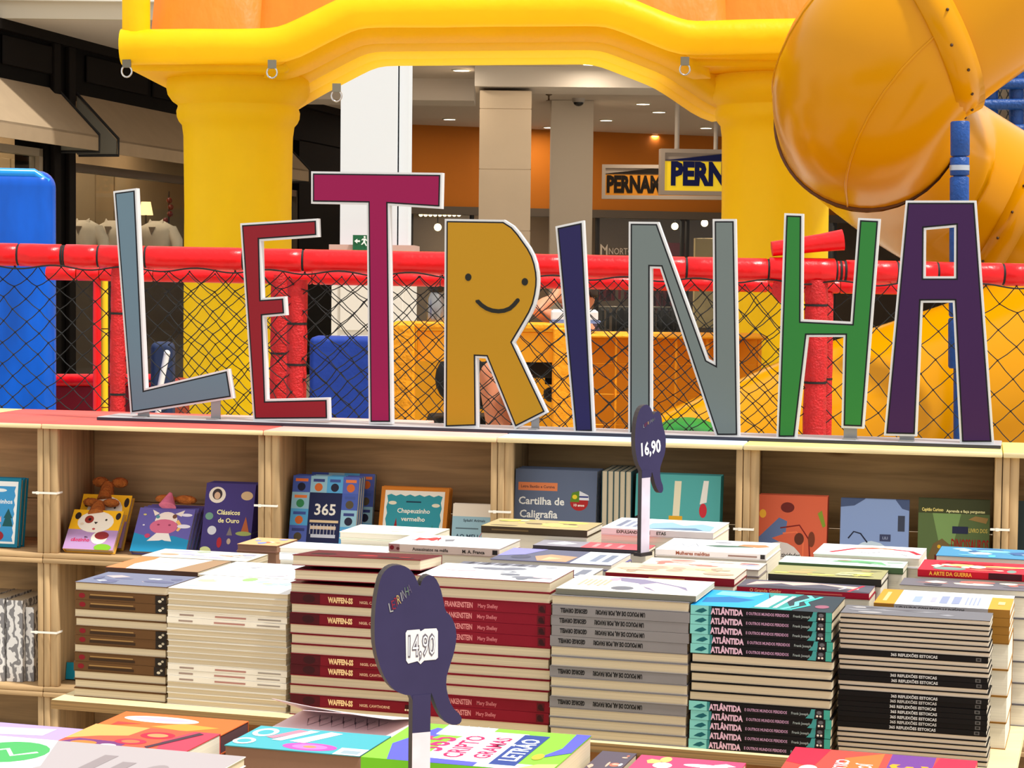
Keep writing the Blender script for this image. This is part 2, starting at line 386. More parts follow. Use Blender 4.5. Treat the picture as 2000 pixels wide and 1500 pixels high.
# inside the shops: garments, a display panel, little spots
for s_, t_ in ((10.2, 2.0), (13, 2.2), (15, 1.6), (12, 4)):  # unseen fill lights added to brighten the dark shop interior
    ld = bpy.data.lights.new('shop_fill_light', 'AREA'); ld.shape = 'DISK'; ld.size = .3; ld.energy = 34; ld.color = (1, .85, .66)
    lo_ = link('shop_fill_light', ld); lo_.location = M0 @ Vector((s_, t_, zb + .22))
def shop_rack(px0, px1, ytop, ybot, t, colr, label):
    s0, zt = BW.st(px0, ytop, t); s1, _ = BW.st(px1, ytop, t); zb_ = BW.st(px0, ybot, t)[1]
    r = thing('clothes_rack', label, 'clothes rack', BW.pt(s0, t, FZ))
    M = BW.mat(s0, t, 0)
    b = MB().tube([M @ Vector((0, 0, FZ)), M @ Vector((0, 0, zt)), M @ Vector((s1 - s0, 0, zt)), M @ Vector((s1 - s0, 0, FZ))], 0.02, 6)
    b.build('rail_frame', mat('rack_metal', (150, 140, 124), 0.4, metal=.6), r)
    n = max(4, int((s1 - s0) / 0.11)); mm = mat('garment_' + colr[0], colr[1], 0.85, var=0.3, vs=6)
    for i in range(n):
        x = (i + 0.5) * (s1 - s0) / n; h = (zt - zb_) * rnd.uniform(0.8, 1)
        g = MB(); 
        prof = [(-.22, 0), (.22, 0), (.2, h * .7), (.17, h * .86), (.05, h * .96), (-.05, h * .96), (-.17, h * .86), (-.2, h * .7)]
        g.prism([prof], -.02, .02, 0, M @ Matrix.Translation((x, 0, zt - h)) @ Matrix.Rotation(math.radians(rnd.uniform(50, 80)), 4, 'Z') @ Matrix.Rotation(math.pi / 2, 4, 'X'))
        g.build('garment', mm, r)
shop_rack(1168, 1240, 556, 590, 2.2, ('dark_red', (120, 18, 24)), 'clothes rack of dark red garments inside the shop, beside the second beige column')
shop_rack(1250, 1330, 556, 610, 2.6, ('plum', (86, 20, 28)), 'clothes rack of plum garments inside the shop behind the big grey N')
shop_rack(1168, 1330, 600, 650, 1.4, ('black', (26, 24, 24)), 'low clothes rack of black garments inside the shop behind the grey N')
def panel_thing(name, label, cat, px0, y0, px1, y1, t, m, dep=0.06, to_floor=True):
    s0, zt = BW.st(px0, y0, t); s1, _ = BW.st(px1, y0, t); z1 = BW.st(px0, y1, t)[1]
    e = thing(name, label, cat, BW.pt(s0, t, FZ)); M = BW.mat(s0, t, 0)
    MB().box(0, 0, z1, s1 - s0, dep, zt, 0, M).build('board', m, e, bevel=0.01)
    if to_floor:
        MB().box(0, 0, FZ, 0.06, dep, z1, 0, M).build('leg', mull, e); MB().box(s1 - s0 - 0.06, 0, FZ, s1 - s0, dep, z1, 0, M).build('leg', mull, e)
    return e
panel_thing('display_board', 'tall cream display board inside the shop beside the right-hand stroke of the N', 'display board', 1358, 465, 1412, 640, 1.2, mat('cream_display', (222, 196, 140), 0.7))
panel_thing('display_shelf', 'dark red display shelf inside the shop above the red rail, behind the N', 'shelf', 1302, 474, 1338, 500, 3.4, mat('dark_red_shelf', (92, 14, 22), 0.6), 0.3)
t = thing('track_light', 'row of small warm ceiling spots in the shop behind the big T', 'light', BW.pt(*[BW.st(820, 419, 3.0)[0], 3.0], 0) + Vector((0, 0, zb + .2)))
for i in range(9):
    s_, z_ = BW.st(822 + i * 9.3, 419, 3.0); MB().ball(BW.pt(s_, 3.0, z_), 0.035, 8, 6).build('spot_bulb', mat('warm_bulb', (255, 226, 170), emit=5), t)
s_a = BW.st(818, 415, 3.0)[0]; s_b = BW.st(902, 415, 3.0)[0]; zz = BW.st(860, 416, 3.0)[1]
MB().box(0, 0, zz + 0.02, s_b - s_a, 0.05, zb + 0.25, 0, BW.mat(s_a, 3.0, 0)).build('track', mull, t)
for i, (x, y, lb) in enumerate(((1318, 442, 'bright pendant bulb hanging in the shop above the N diagonal'), (1376, 436, 'pendant bulb hanging in the shop above the cream display board'), (855, 444, 'pendant bulb hanging in the shop under the row of spots'))):
    s_, z_ = BW.st(x, y, 1.8); P = BW.pt(s_, 1.8, z_); e = thing('pendant_bulb', lb, 'light', P)
    MB().ball(P, 0.06, 10, 8).build('bulb', mat('warm_bulb', (255, 226, 170), emit=5), e); MB().tube([P + Vector((0, 0, .05)), Vector((P.x, P.y, zb + .25))], 0.008, 5).build('cord', mull, e)

# hanging signs of the shop: yellow boxes with dark lettering
def hanging_sign(x0, y0t, y0b, Y, wid, yaw, lab, face, letter, hcap, xpx, ypx, wmax, lit=0.0, rods=(0.12,)):
    P = at(x0, y0b, Y); zt = at(x0, y0t, Y).z; H = zt - P.z
    e = thing('hanging_sign', lab, 'sign', P)
    M = Matrix.Translation(P) @ Matrix.Rotation(math.radians(yaw), 4, 'Z'); fr = mat('sign_frame_grey', (176, 160, 146), 0.5)
    b = MB(); f = 0.05
    for q in ((0, 0, 0, wid, .16, f), (0, 0, H - f, wid, .16, H), (0, 0, f, f, .16, H - f), (wid - f, 0, f, wid, .16, H - f)):
        b.box(*q[:3], *q[3:], 0, M)
    b.box(f, .03, f, wid - f, .13, H - f, 0, M); b.build('frame', fr, e)
    MB().box(f, .02, f, wid - f, .03, H * .82 - f, 0, M).build('face_panel', face, e)
    k = MB(); M2 = M @ Matrix.Rotation(math.pi / 2, 4, 'X') 
    k.prism([[(f, H * .82 - f + .01), (wid - f, H * .82 - f + .01), (wid - f, H + .16)]], -.03, -.005, 0, M2, lin(letter)); 
    k.build('wedge', INK, e)
    q = at(xpx, ypx, Y); k = MB(); k.text('PERNAMBUCANAS', q.x - P.x + wmax / 2, q.z - P.z, hcap, letter, M2, maxw=wmax, bold=0.055, z=-.012); k.build('lettering', INK, e)
    for r in rods:
        MB().tube([M @ Vector((wid * r, .08, H)), M @ Vector((wid * r, .08, ZC - P.z + 0.0))] if False else [M @ Vector((wid * r, .08, H)), (M @ Vector((wid * r, .08, 0))) * 1 + Vector((0, 0, ZC - P.z))], 0.03, 6).build('hanging_rod', mat('white_rod', (190, 178, 166), 0.5), e)
    return e
hanging_sign(1290, 290, 380, 25.0, 2.6, 6, 'yellow hanging shop sign with bold dark blue letters beside the second inflatable column', mat('sign_yellow', (246, 208, 20), 0.4, emit=.35), (18, 26, 86), 0.262, 1311, 338, 2.42, rods=(0.08, .9))
hanging_sign(1175, 321, 388, 28.4, 2.6, -4, 'dimmer amber hanging shop sign with black letters, half behind the yellow one', mat('sign_amber', (206, 130, 20), 0.5, emit=.12), (28, 20, 14), 0.215, 1185, 359, 1.65, rods=(0.6, .95))

# recessed downlights
dl = [(856, 124), (901, 136), (1063, 92), (1155, 124), (906, 196), (878, 232), (1189, 176), (1256, 202), (1287, 218), (1184, 234), (1277, 262), (1379, 249), (1073, 248)]
dl = sorted([atz(x, y, ZC) for x, y in dl], key=lambda p: p.y)
NEAR = ['nearest of the', 'second nearest of the', 'third nearest of the', 'fourth nearest of the', 'fifth nearest of the', 'sixth nearest of the', 'seventh nearest of the', 'eighth nearest of the', 'ninth nearest of the', 'tenth nearest of the', 'third farthest of the', 'second farthest of the', 'farthest of the']
for i, P in enumerate(dl):
    ld = bpy.data.lights.new('downlight_lamp', 'AREA'); ld.shape = 'DISK'; ld.size = .15; ld.energy = (8 if i < 4 else 17) if i < 12 else 10; ld.color = (1, .86, .68)
    lo_ = link('downlight_lamp', ld); lo_.location = P - Vector((0, 0, .03))
    e = thing('recessed_downlight', NEAR[i] + ' round glowing downlights set in the mall ceiling', 'light', P, 'recessed downlights in the mall ceiling')
    r = 0.085 if i < 12 else 0.05
    MB().lathe([(r, -.012), (r, 0.004)], P, 20).build('diffuser', mat('downlight_glow', (255, 246, 224), emit=7), e)
    MB().tube([P + Vector((math.cos(a) * (r + .008), math.sin(a) * (r + .008), -.004)) for a in [j * math.pi / 10 for j in range(20)]], 0.012, 6, closed=True).build('trim_ring', mat('light_trim', (220, 212, 190), 0.5), e)
P = atz(1130, 192, ZC); e = thing('dome_camera', 'dark dome camera on the mall ceiling beside the second column', 'camera', P)
MB().lathe([(.075, -.05), (.08, 0)], P, 16).build('mount_ring', mat('camera_grey', (170, 160, 150), .5), e)
MB().ball(P + Vector((0, 0, -.05)), (.065, .065, .05), 14, 8).build('dome', mat('smoked_dome', (30, 28, 28), .15), e)
P = atz(1072, 184, ZC); e = thing('sprinkler_head', 'small ceiling sprinkler head between the two beige columns', 'sprinkler', P)
MB().lathe([(.04, 0), (.04, -.01), (.012, -.02), (.012, -.07), (.035, -.075), (.035, -.08)][::-1], P, 10).build('body', mat('sprinkler_brass', (110, 90, 70), .4, metal=.6), e)

# ------------------------------------------------------------------ shop front along the left side of the mall
LW = Frame((-4.5, 18.1), -78.2)
def lp(s, t, z): return LW.pt(s, t, z)
for s_ in (-1.5, 1.6, 3.0, 4.6, 6.2):  # added fill lights, out of sight, that brighten the boutique display
    ld = bpy.data.lights.new('boutique_fill_light', 'AREA'); ld.shape = 'DISK'; ld.size = .12; ld.energy = 15; ld.color = (1, .84, .62)
    lo_ = link('boutique_fill_light', ld); lo_.location = lp(s_, .8, LW.st(110, 174, 0)[1] + .03)
sA = LW.st(88, 380, 0)[0]; sB = LW.st(148, 380, 0)[0]; zAt = LW.st(110, 174, 0)[1]
ML = LW.mat(0, 0, 0)
fb = MB().box(-6, 0, zAt - .02, 14, 0.3, ZC + 0.1, 0, ML).box(sA, 0, FZ, sB, .3, zAt, 0, ML).box(8.5, 0, FZ, 14, .3, zAt, 0, ML)
wl = struct('wall_left', fb, dark_wood)
for s0, s1 in ((-2.2, -.2), (-.05, 1.15), (1.75, 3.3), (3.45, 5.0), (5.15, 6.7)):
    MB().box(s0, -.03, zAt + .12, s1, 0, ZC - .12, 0, ML).build('raised_panel', mat('black_panel', (19, 15, 13), 0.7, spec=.08), wl, bevel=.015)
for s0 in (sA + .1, sB - .25): MB().box(s0, -.05, FZ, s0 + .15, 0, ZC - .05, 0, ML).build('pilaster_strip', mat('black_panel', (19, 15, 13), 0.7, spec=.08), wl, bevel=.012)
struct('trim_3', MB().box(-6, -.08, ZC - .09, 14, 0, ZC, 0, ML), mat('black_panel'))
backm = mat('boutique_back_wall', (150, 124, 90), 0.8, var=.1, vs=2)
b = MB().box(-6, 1.5, FZ, 14, 1.6, ZC, 0, ML); bw = struct('wall_boutique', b, backm)
for i in range(9):
    s0 = sB + .05 + i * .55; MB().box(s0, 1.47, FZ, s0 + .52, 1.5, 2.62, 0, ML).build('wall_panel', backm, bw, bevel=.01)
struct('ceiling_boutique', MB().box(-6, .3, zAt + .05, 14, 1.55, zAt + .12, 0, ML), mat('boutique_ceiling', (120, 104, 84), .8))
# transom frame and panes
zTr = LW.st(150, 318, 0)[1]
wn += 1
e = struct('window_%d' % wn, MB().box(sB, .02, zTr - .08, 8.5, .12, zTr, 0, ML).box(sB, .02, FZ, sB + .05, .12, zTr, 0, ML).box(8.45, .02, FZ, 8.5, .12, zTr, 0, ML), mat('bronze_frame', (70, 58, 44), .4))
MB().box(sB + .05, .06, FZ, 8.45, .07, zTr - .08, 0, ML).build('pane', glass(), e)
wn += 1; zT2 = LW.st(60, 287, 0)[1]
e = struct('window_%d' % wn, MB().box(-4, .02, zT2 - .07, sA, .12, zT2, 0, ML).box(sA - .08, .02, FZ, sA, .12, zT2, 0, ML).box(-4, .02, zT2 - .32, sA, .12, zT2 - .27, 0, ML), mat('pale_bronze_frame', (146, 132, 112), .4))
MB().box(-4, .06, FZ, sA - .08, .07, zT2 - .07, 0, ML).build('pane', glass(), e)
def awning(s0, s1, ztop, zmid, zbot, out, lab):
    e = thing('awning', lab, 'awning', lp(s0, 0, ztop))
    th = 0.02
    b = MB(); q = [(s0, 0, ztop), (s1, 0, ztop), (s1, -out, zmid), (s0, -out, zmid)]
    vs = [lp(*p) for p in q] + [lp(p[0], p[1] + .0, p[2] - th) for p in q]
    b.add(vs, [(3, 2, 1, 0), (4, 5, 6, 7), (0, 1, 5, 4), (1, 2, 6, 5), (2, 3, 7, 6), (3, 0, 4, 7)]); b.build('canopy_slope', awn_mat, e)
    MB().box(s0, -out, zbot, s1, -out + th, zmid, 0, ML).build('valance', awn_mat, e)
    for s in (s0, s1 - .015):
        pr = [lp(s, 0, ztop - .01), lp(s, -out + .01, zmid - .01), lp(s, -out + .01, zbot), lp(s, -.0, zbot)]
        MB().quadbox(pr, LW.u * .015).build('side_cheek', mat('grey_canvas', (116, 112, 100), .85), e)
        ed = [lp(s, 0, ztop + .01), lp(s, -out - .004, zmid + .01), lp(s, -out - .004, zbot - .01), lp(s, -.02, zbot - .01)]
        MB().tube(ed, .014, 5).build('black_piping', black_tie, e)
    return e
sa1 = LW.st(112, 175, 0)[0]; sa2 = LW.st(150, 184, 0)[0]
awning(-4.0, sa1, zAt, LW.st(175, 262, -.42)[1], LW.st(175, 292, -.42)[1], .42, 'beige canvas shop awning nearest the blue play tower')
awning(sa2, 7.6, LW.st(150, 184, 0)[1], LW.st(198, 268, -.42)[1], LW.st(198, 297, -.42)[1], .42, 'beige canvas shop awning running behind the first inflatable column')
# window display: plinth, three shirts on busts, a lamp, a red garland
zP = 1.62
e = thing('display_plinth', 'long dark display plinth inside the boutique window under the shirts', 'plinth', lp(sB + .2, .5, FZ))
MB().box(sB + .15, .25, FZ, 7.0, 1.2, zP, 0, ML).build('body', mat('plinth_brown', (74, 58, 46), .6), e)
shirt = mat('pale_shirt', (222, 206, 186), .9, var=.12, vs=9)
def bust(px, lab, m=shirt):
    s0, z0 = LW.st(px, 470, .45); P = lp(s0, .45, zP); R = Matrix.Rotation(math.radians(-20), 4, 'Z')
    e = thing('shirt_bust', lab, 'shirt', P)
    H = at(0, 425, P.y).z - zP; k = H / .42
    prof = [(.12, 0), (.15, .1), (.17, .2), (.18, .28), (.15, .34), (.09, .38), (.06, .40)]
    b = MB().lathe([(r * k, z * k) for r, z in prof], (0, 0, 0), 20, sx=1.35, sy=.75)
    b.v = [P + R @ v for v in b.v]; b.build('shirt_body', m, e)
    for q in (-1, 1):
        b = MB().tube([P + R @ Vector((q * .17 * k, 0, .30 * k)), P + R @ Vector((q * .26 * k, -.02, .18 * k)), P + R @ Vector((q * .29 * k, -.04, .02 * k))], [.075 * k, .07 * k, .055 * k], 10); b.build('sleeve', m, e)
        b = MB(); c_ = [(q * .01, -.075, .36), (q * .085, -.03, .42), (q * .1, -.06, .36), (q * .05, -.12, .3)]
        b.quadbox([P + R @ (Vector(v) * k) for v in c_], (0, .012, .006)); b.build('collar', m, e)
    b = MB().quadbox([P + R @ (Vector(v) * k) for v in ((-.045, -.13, .33), (.045, -.13, .33), (0, -.15, .24))], (0, .01, 0)); b.build('neck_opening', mat('shirt_inner', (110, 92, 76), .9), e)
bust(165, 'pale shirt on a bust in the boutique window, nearest the dark pilaster')
bust(222, 'pale shirt on a bust in the boutique window, beside the letter L')
bust(308, 'pale collared shirt on a bust in the boutique window under the lit lamp')
s0, z0 = LW.st(285, 417, .95); P = lp(s0, .95, zP); zs = at(0, 417, P.y).z; zt = at(0, 391, P.y).z
e = thing('table_lamp', 'lit table lamp with cream shade in the boutique window', 'lamp', P)
MB().lathe([(.085, zs - zP), (.055, zt - zP)], P, 18).build('lamp_shade', mat('lit_lamp_shade', (255, 216, 150), .8, emit=1.6), e)
MB().lathe([(.06, 0), (.06, .02), (.012, .04), (.012, zs - zP)], P, 12).build('lamp_base', mat('plinth_brown'), e)
s0, z0 = LW.st(330, 380, .4); P = lp(s0, .4, zP)
e = thing('ornament_garland', 'upright garland of dark red baubles in the boutique window', 'garland', P)
MB().tube([P, P + Vector((0, 0, at(0, 370, P.y).z - zP))], .008, 5).build('stem', black_tie, e)
for i in range(8): MB().ball(P + Vector((rnd.uniform(-.04, .04), 0, .1 + i * (at(0, 375, P.y).z - zP - .1) / 8)), .035, 8, 6).build('bauble', mat('bauble_red', (96, 22, 16), .3), e)

# ================================================================== PLAYGROUND
# ---- inflatable gateway
YI = 11.0
root = thing('inflatable_arch', 'big yellow inflatable gateway with two round columns and an orange roof', 'inflatable', (at(452, 830, YI).x, YI + .8, DECK))
def icolumn(px, sc):
    cx = at(px, 500, YI + .35).x; z = lambda y: at(px, y, YI + .35).z; k = (YI + .35) / F * sc
    prof = [(104, DECK), (108, DECK + .03), (107, z(600)), (106, z(400)), (108, z(262)), (111, z(240)), (117, z(233)), (121, z(224)), (122, z(212)), (119, z(203)), (120, z(200)),
            (130, z(193)), (139, z(180)), (142, z(165)), (140, z(150)), (134, z(143)), (120, z(139)), (110, z(137))]
    o = MB().lathe([(r * k, zz) for r, zz in prof], (cx, YI + .62, 0), 40).build('column', yellow_pvc, root); return cx
icolumn(452, 1.0); icolumn(1524, 1.0)
def pz(x, y, Y): return at(x, y, Y)
def inflate(pts, r, Y, per=8):               # sample a polyline of pixels at depth Y into a tube path with soft corners
    P = [pz(x, y, Y) for x, y in pts]; out = []
    for i in range(len(P) - 1):
        n = max(2, int((P[i + 1] - P[i]).length / .06))
        for j in range(n): out.append(P[i].lerp(P[i + 1], j / n))
    out.append(P[-1])
    for _ in range(2): out = [out[0]] + [(out[i - 1] + out[i] * 2 + out[i + 1]) / 4 for i in range(1, len(out) - 1)] + [out[-1]]
    return out
front = [(238, 92), (552, 90), (692, 20), (1190, 16), (1335, 76), (1760, 66)]
P = inflate(front, .1, YI)
MB().tube(P, [.094 * (1 + .05 * noise.noise(p * 3)) for p in P], 18).build('front_tube', yellow_pvc, root)
for k in range(4):                            # soffit tubes one behind the other
    q = inflate([(505, 146) if k == 0 else (430, 196), (560, 116), (694, 46), (1188, 42), (1332, 98), (1395, 146) if k == 0 else (1475, 196)], .1, YI + .06)
    dz = -.0; q = [p + Vector((0, .2 + .42 * k, dz)) for p in q]
    MB().tube(q, .225, 14, flat=.42 if False else None).build('soffit_tube', yellow_pvc, root) if False else None
    path = q; b = MB(); n = 12; vs = []; m = len(path)
    for i, p in enumerate(path):
        a = path[max(i - 1, 0)]; c2 = path[min(i + 1, m - 1)]; T = (c2 - a).normalized(); nn = Vector((-T.z, 0, T.x))
        for j in range(n):
            an = 2 * math.pi * j / n; e_ = min(i, m - 1 - i) * .06 / .2; kk = math.sqrt(max(.0, 1 - (1 - min(1, e_)) ** 2)) * .97 + .03
            vs.append(p + Vector((0, 1, 0)) * (math.cos(an) * .235 * kk) + nn * (math.sin(an) * .085 * kk))
    fs = [(i * n + j, i * n + (j + 1) % n, (i + 1) * n + (j + 1) % n, (i + 1) * n + j) for i in range(m - 1) for j in range(n)]
    b.add(vs, fs, 0, True).build('soffit_tube', yellow_pvc, root)
for (xa, xb, ya, yb, x2, x3) in ((241, 560, 100, 126, 250, 566), (1338, 1760, 90, 118, 1345, 1760)):
    a = at(xa, ya, YI); c2 = at(xb, yb, YI)
    MB().box(a.x, YI - .03, c2.z, c2.x, YI + 1.9, a.z + .05).build('entablature', yellow_pvc, root, bevel=.05, seg=4)
    a = at(x2, yb - 2, YI + .08); c2 = at(x3, yb + 16, YI + .08)
    MB().box(a.x, YI + .06, c2.z, c2.x, YI + 1.8, a.z + .04).build('lower_step', yellow_pvc, root, bevel=.035, seg=4)
def ztop(x):
    q = [at(px_, py_, YI) for px_, py_ in front]
    for p_, r_ in zip(q[:-1], q[1:]):
        if x <= r_.x: return p_.z + (r_.z - p_.z) * max(0, (x - p_.x) / (r_.x - p_.x)) + .03
    return q[-1].z + .03
up = [at(266, y, YI + .02) for y in (80, 20, -60, -160, -240)]
MB().tube(up, .075, 14).build('corner_tube', yellow_pvc, root)
for xa, xb in ((292, 505), (505, 700), (700, 950), (950, 1200), (1200, 1420), (1420, 1700)):
    b = MB(); n = 14; a = at(xa, 60, YI + .1); c2 = at(xb, 60, YI + .1); vs = []
    for j in range(n + 1):
        for i in range(n + 1):
            u = i / n; v = j / n; bul = .09 * math.sin(math.pi * u) ** .5 * math.sin(math.pi * min(1, .1 + v * .9)) ** .5
            vs.append((a.x + (c2.x - a.x) * u, YI + .12 + v * .5 - bul, ztop(a.x + (c2.x - a.x) * u) + v * 1.0))
    fs = [(j * (n + 1) + i, j * (n + 1) + i + 1, (j + 1) * (n + 1) + i + 1, (j + 1) * (n + 1) + i) for j in range(n) for i in range(n)]
    b.add(vs, fs, 0, True).build('roof_panel', orange_pvc, root)
for x, y, Y in ((247, 126, YI), (531, 128, YI - .04), (657, 174, YI + .02), (1338, 122, YI - .05)):
    p = at(x, y, Y - .06); b = MB().box(p.x - .022, p.y, p.z - .015, p.x + .022, p.y + .02, p.z + .03); o = b.build('ring_strap', mat('grey_webbing', (120, 116, 100), .8), root)
    MB().tube([p + Vector((math.sin(t_) * .027, .008, -.035 + math.cos(t_) * .03)) for t_ in [i * math.pi / 8 for i in range(16)]], .0055, 6, closed=True).build('steel_ring', chrome, o)

# ---- spiral tube slide
root = thing('tube_slide', 'amber plastic spiral tube slide curling above the red fence', 'slide', (at(1700, 700, 9.6).x, 9.6, DECK))
def smooth_path(P, it=4, step=.08):
    out = []
    for i in range(len(P) - 1):
        n = max(2, int((P[i + 1] - P[i]).length / step))
        out += [P[i].lerp(P[i + 1], j / n) for j in range(n)]
    out.append(P[-1])
    for _ in range(it): out = [out[0]] + [(out[i - 1] + out[i] * 2 + out[i + 1]) / 4 for i in range(1, len(out) - 1)] + [out[-1]]
    return out
RS = .44
A_ = at(2192, -231, 9.3); B_ = at(1796, 50, 9.3)
def sweep(path, r, n):
    """rings of points along a bent tube"""
    rings = []; T = [(path[min(i + 1, len(path) - 1)] - path[max(i - 1, 0)]).normalized() for i in range(len(path))]
    nx = T[0].cross(Vector((0, 0, 1))).normalized()
    for p, t_ in zip(path, T):
        nx = (nx - t_ * nx.dot(t_)).normalized(); ny = t_.cross(nx)
        rings.append([p + (nx * math.cos(2 * math.pi * k / n) + ny * math.sin(2 * math.pi * k / n)) * r for k in range(n)])
    return rings
def tube_of(rings, name):
    n = len(rings[0]); vs = [p for q in rings for p in q]
    return MB().add(vs, [(i * n + k, i * n + (k + 1) % n, (i + 1) * n + (k + 1) % n, (i + 1) * n + k) for i in range(len(rings) - 1) for k in range(n)], 0, True).build(name, slide_pl, root)
path = smooth_path([A_, B_, at(1716, 118, 9.3), at(1694, 178, 9.42), at(1699, 232, 9.8)], 9, .05)
cutp = min(range(len(path)), key=lambda i: (path[i] - B_).length)
tube_of(sweep(path[:cutp + 1], RS, 48), 'upper_section'); el = sweep(path, RS + .003, 48)[cutp:]; tube_of(el, 'elbow_section')
mid = el[len(el) // 2]
for tx, ty in ((1585, 170), (1650, 330)):
    k = min(range(48), key=lambda k: (Vector(proj(mid[k])) - Vector((tx, ty))).length + (50 if mid[k].y > 9.35 else 0))
    MB().tube([q[k] for q in el], .006, 6).build('mould_seam', slide_pl, root)
def ring(c, nrm, r, tr, name, m=slide_pl, fl=1.0):
    nrm = nrm.normalized(); a = nrm.cross(Vector((0, 0, 1))).normalized(); d = nrm.cross(a)
    return MB().tube([c + (a * math.cos(t_) + d * math.sin(t_)) * r for t_ in [i * math.pi / 30 for i in range(60)]], tr, 8, closed=True).build(name, m, root)
ring(path[-1], path[-1] - path[-3], RS + .006, .011, 'rim_lip', mat('dark_rim', (92, 50, 8), .5))
def flange(c, nrm, r, wid):
    nrm = nrm.normalized(); a = nrm.cross(Vector((0, 0, 1))).normalized(); d = nrm.cross(a); n = 48; vs = []
    for off, rr in ((-wid / 2, r), (-wid / 2, r + .022), (wid / 2, r + .022), (wid / 2, r)):
        vs += [c + nrm * off + (a * math.cos(2 * math.pi * k / n) + d * math.sin(2 * math.pi * k / n)) * rr for k in range(n)]
    fs = [(q * n + k, q * n + (k + 1) % n, (q + 1) * n + (k + 1) % n, (q + 1) * n + k) for q in range(3) for k in range(n)]
    f = MB().add(vs, fs, 0, True).build('flange', slide_pl, root, bevel=0)
    bm_ = MB()
    for k in range(20):
        t_ = 2 * math.pi * k / 20; bm_.ball(c + nrm * rnd.uniform(-.3, .3) * wid + (a * math.cos(t_) + d * math.sin(t_)) * (r + .023), .0075, 6, 4)
    tag(bm_.build('bolt_heads', mat('bolt_dark', (70, 44, 20), .5), f), kind='stuff')
flange(at(1796, 50, 9.3), (A_ - B_).normalized() + Vector((.10, 0, -.10)), RS, .14)
S2 = smooth_path([at(1704, 240, 9.78), at(1735, 275, 10.1), at(1800, 333, 10.45), at(2000, 453, 10.6), at(2200, 573, 10.8)], 3)
MB().tube(S2, .435, 36, caps=False).build('lower_section', slide_pl, root)
ax2 = (S2[-1] - S2[-6]).normalized(); flange(at(1950, 423, 10.55), ax2 + Vector((-.1, -.9, .2)) * .35, .437, .13)
S3 = smooth_path([at(2230, 600, 9.35), at(1960, 745, 9.25), at(1640, 850, 9.22), at(1330, 985, 9.2)], 3)
MB().tube(S3, .415, 36, caps=True).build('exit_chute', slide_pl, root)
ring(at(2025, 715, 9.63), S3[8] - S3[4], .415, .012, 'mould_seam')
# slide support post (blue foam) 
root = thing('blue_padded_post', 'blue foam-padded post with a silver tape band beside the tube slide', 'post', (at(1875, 700, 8.72).x, 8.72, DECK))
blue_foam = mat('blue_foam', (6, 66, 140), .45, var=.15, vs=20, bump=.3, bs=70)
ys = [236, 306, 344, 420, 520, 620, 720]
for y0, y1 in zip(ys[:-1], ys[1:]):
    a = at(1878 - y0 * .012, y0 + 1, 8.72); b_ = at(1878 - y0 * .012, y1 - 1, 8.72)
    MB().tube([a, a.lerp(b_, .04), a.lerp(b_, .96), b_], [.036, .041, .041, .036], 14).build('foam_sleeve', blue_foam, root)
a = at(1878, 900, 8.72); b_ = at(1875, 242, 8.72); MB().tube([Vector((a.x, a.y, DECK)), b_], .028, 10).build('steel_core', mat('blue_foam'), root)
MB().lathe([(.043, 0), (.043, .022)], at(1874, 333, 8.72), 14).build('tape_band', mat('silver_tape', (180, 186, 196), .3, metal=.5), root)
# blue climbing tower far right
root = thing('climbing_tower', 'dark blue padded climbing frame with netting behind the tube slide', 'climbing frame', (at(1975, 700, 12.5).x, 12.5, DECK))
for x in (1935, 1985, 2060):
    a = at(x, 900, 12.5); b_ = at(x, 60, 12.5); MB().tube([Vector((a.x, a.y, DECK)), b_], .045, 10).build('post', blue_foam, root)
for y in (165, 205, 255): MB().tube([at(1905, y, 12.45), at(2100, y - 3, 12.45)], .034, 10).build('cross_bar', blue_foam, root)
b = MB()
for i in range(14):
    b.tube([at(1900 + i * 16, 60, 12.7), at(1990 + i * 16, 270, 12.7)], .004, 3); b.tube([at(2050 + i * 16 - 140, 60, 12.7), at(1960 + i * 16 - 140, 270, 12.7)], .004, 3)
tag(b.build('climbing_net', mat('black_net', (18, 20, 22), .8), root), kind='stuff')

# ---- big blue plastic play tower on the left
root = thing('blue_play_tower', 'large glossy blue plastic play tower standing behind the net', 'play tower', (at(110, 700, 8.75).x - .262, 8.69, DECK))
a = at(112, 330, 8.6); b_ = at(100, 800, 8.6); xl = at(-260, 500, 8.6).x
root.rotation_euler.z = math.radians(14)
MB().box(-.62, 0, 0, .27, .9, a.z - DECK).build('shell', blue_pl, root, world=False, bevel=.07, seg=6)
xl = -.62
MB().tube([(-.55, .03, a.z - DECK - .012), (.18, .03, a.z - DECK - .012), (.235, .035, a.z - DECK - .05)], .02, 8).build('lit_top_rim', mat('bright_blue_rim', (20, 140, 226), .25), root, world=False)  # lighter blue puts the light on the top edge into its colour
zz = at(14, 745, 8.7).z - DECK; xo = -.135
MB().box(xo - .16, -.012, zz - .3, xo, .02, zz).build('opening_shade', mat('hollow_shade', (6, 8, 16), .7), root, world=False)  # dark box on the shell, painted in place of a shaded hole
MB().tube([(xo - .16, -.018, zz), (xo - .02, -.018, zz), (xo, -.018, zz - .03), (xo, -.018, zz - .3)], .013, 8).build('opening_rim', mat('bright_blue_rim'), root, world=False)

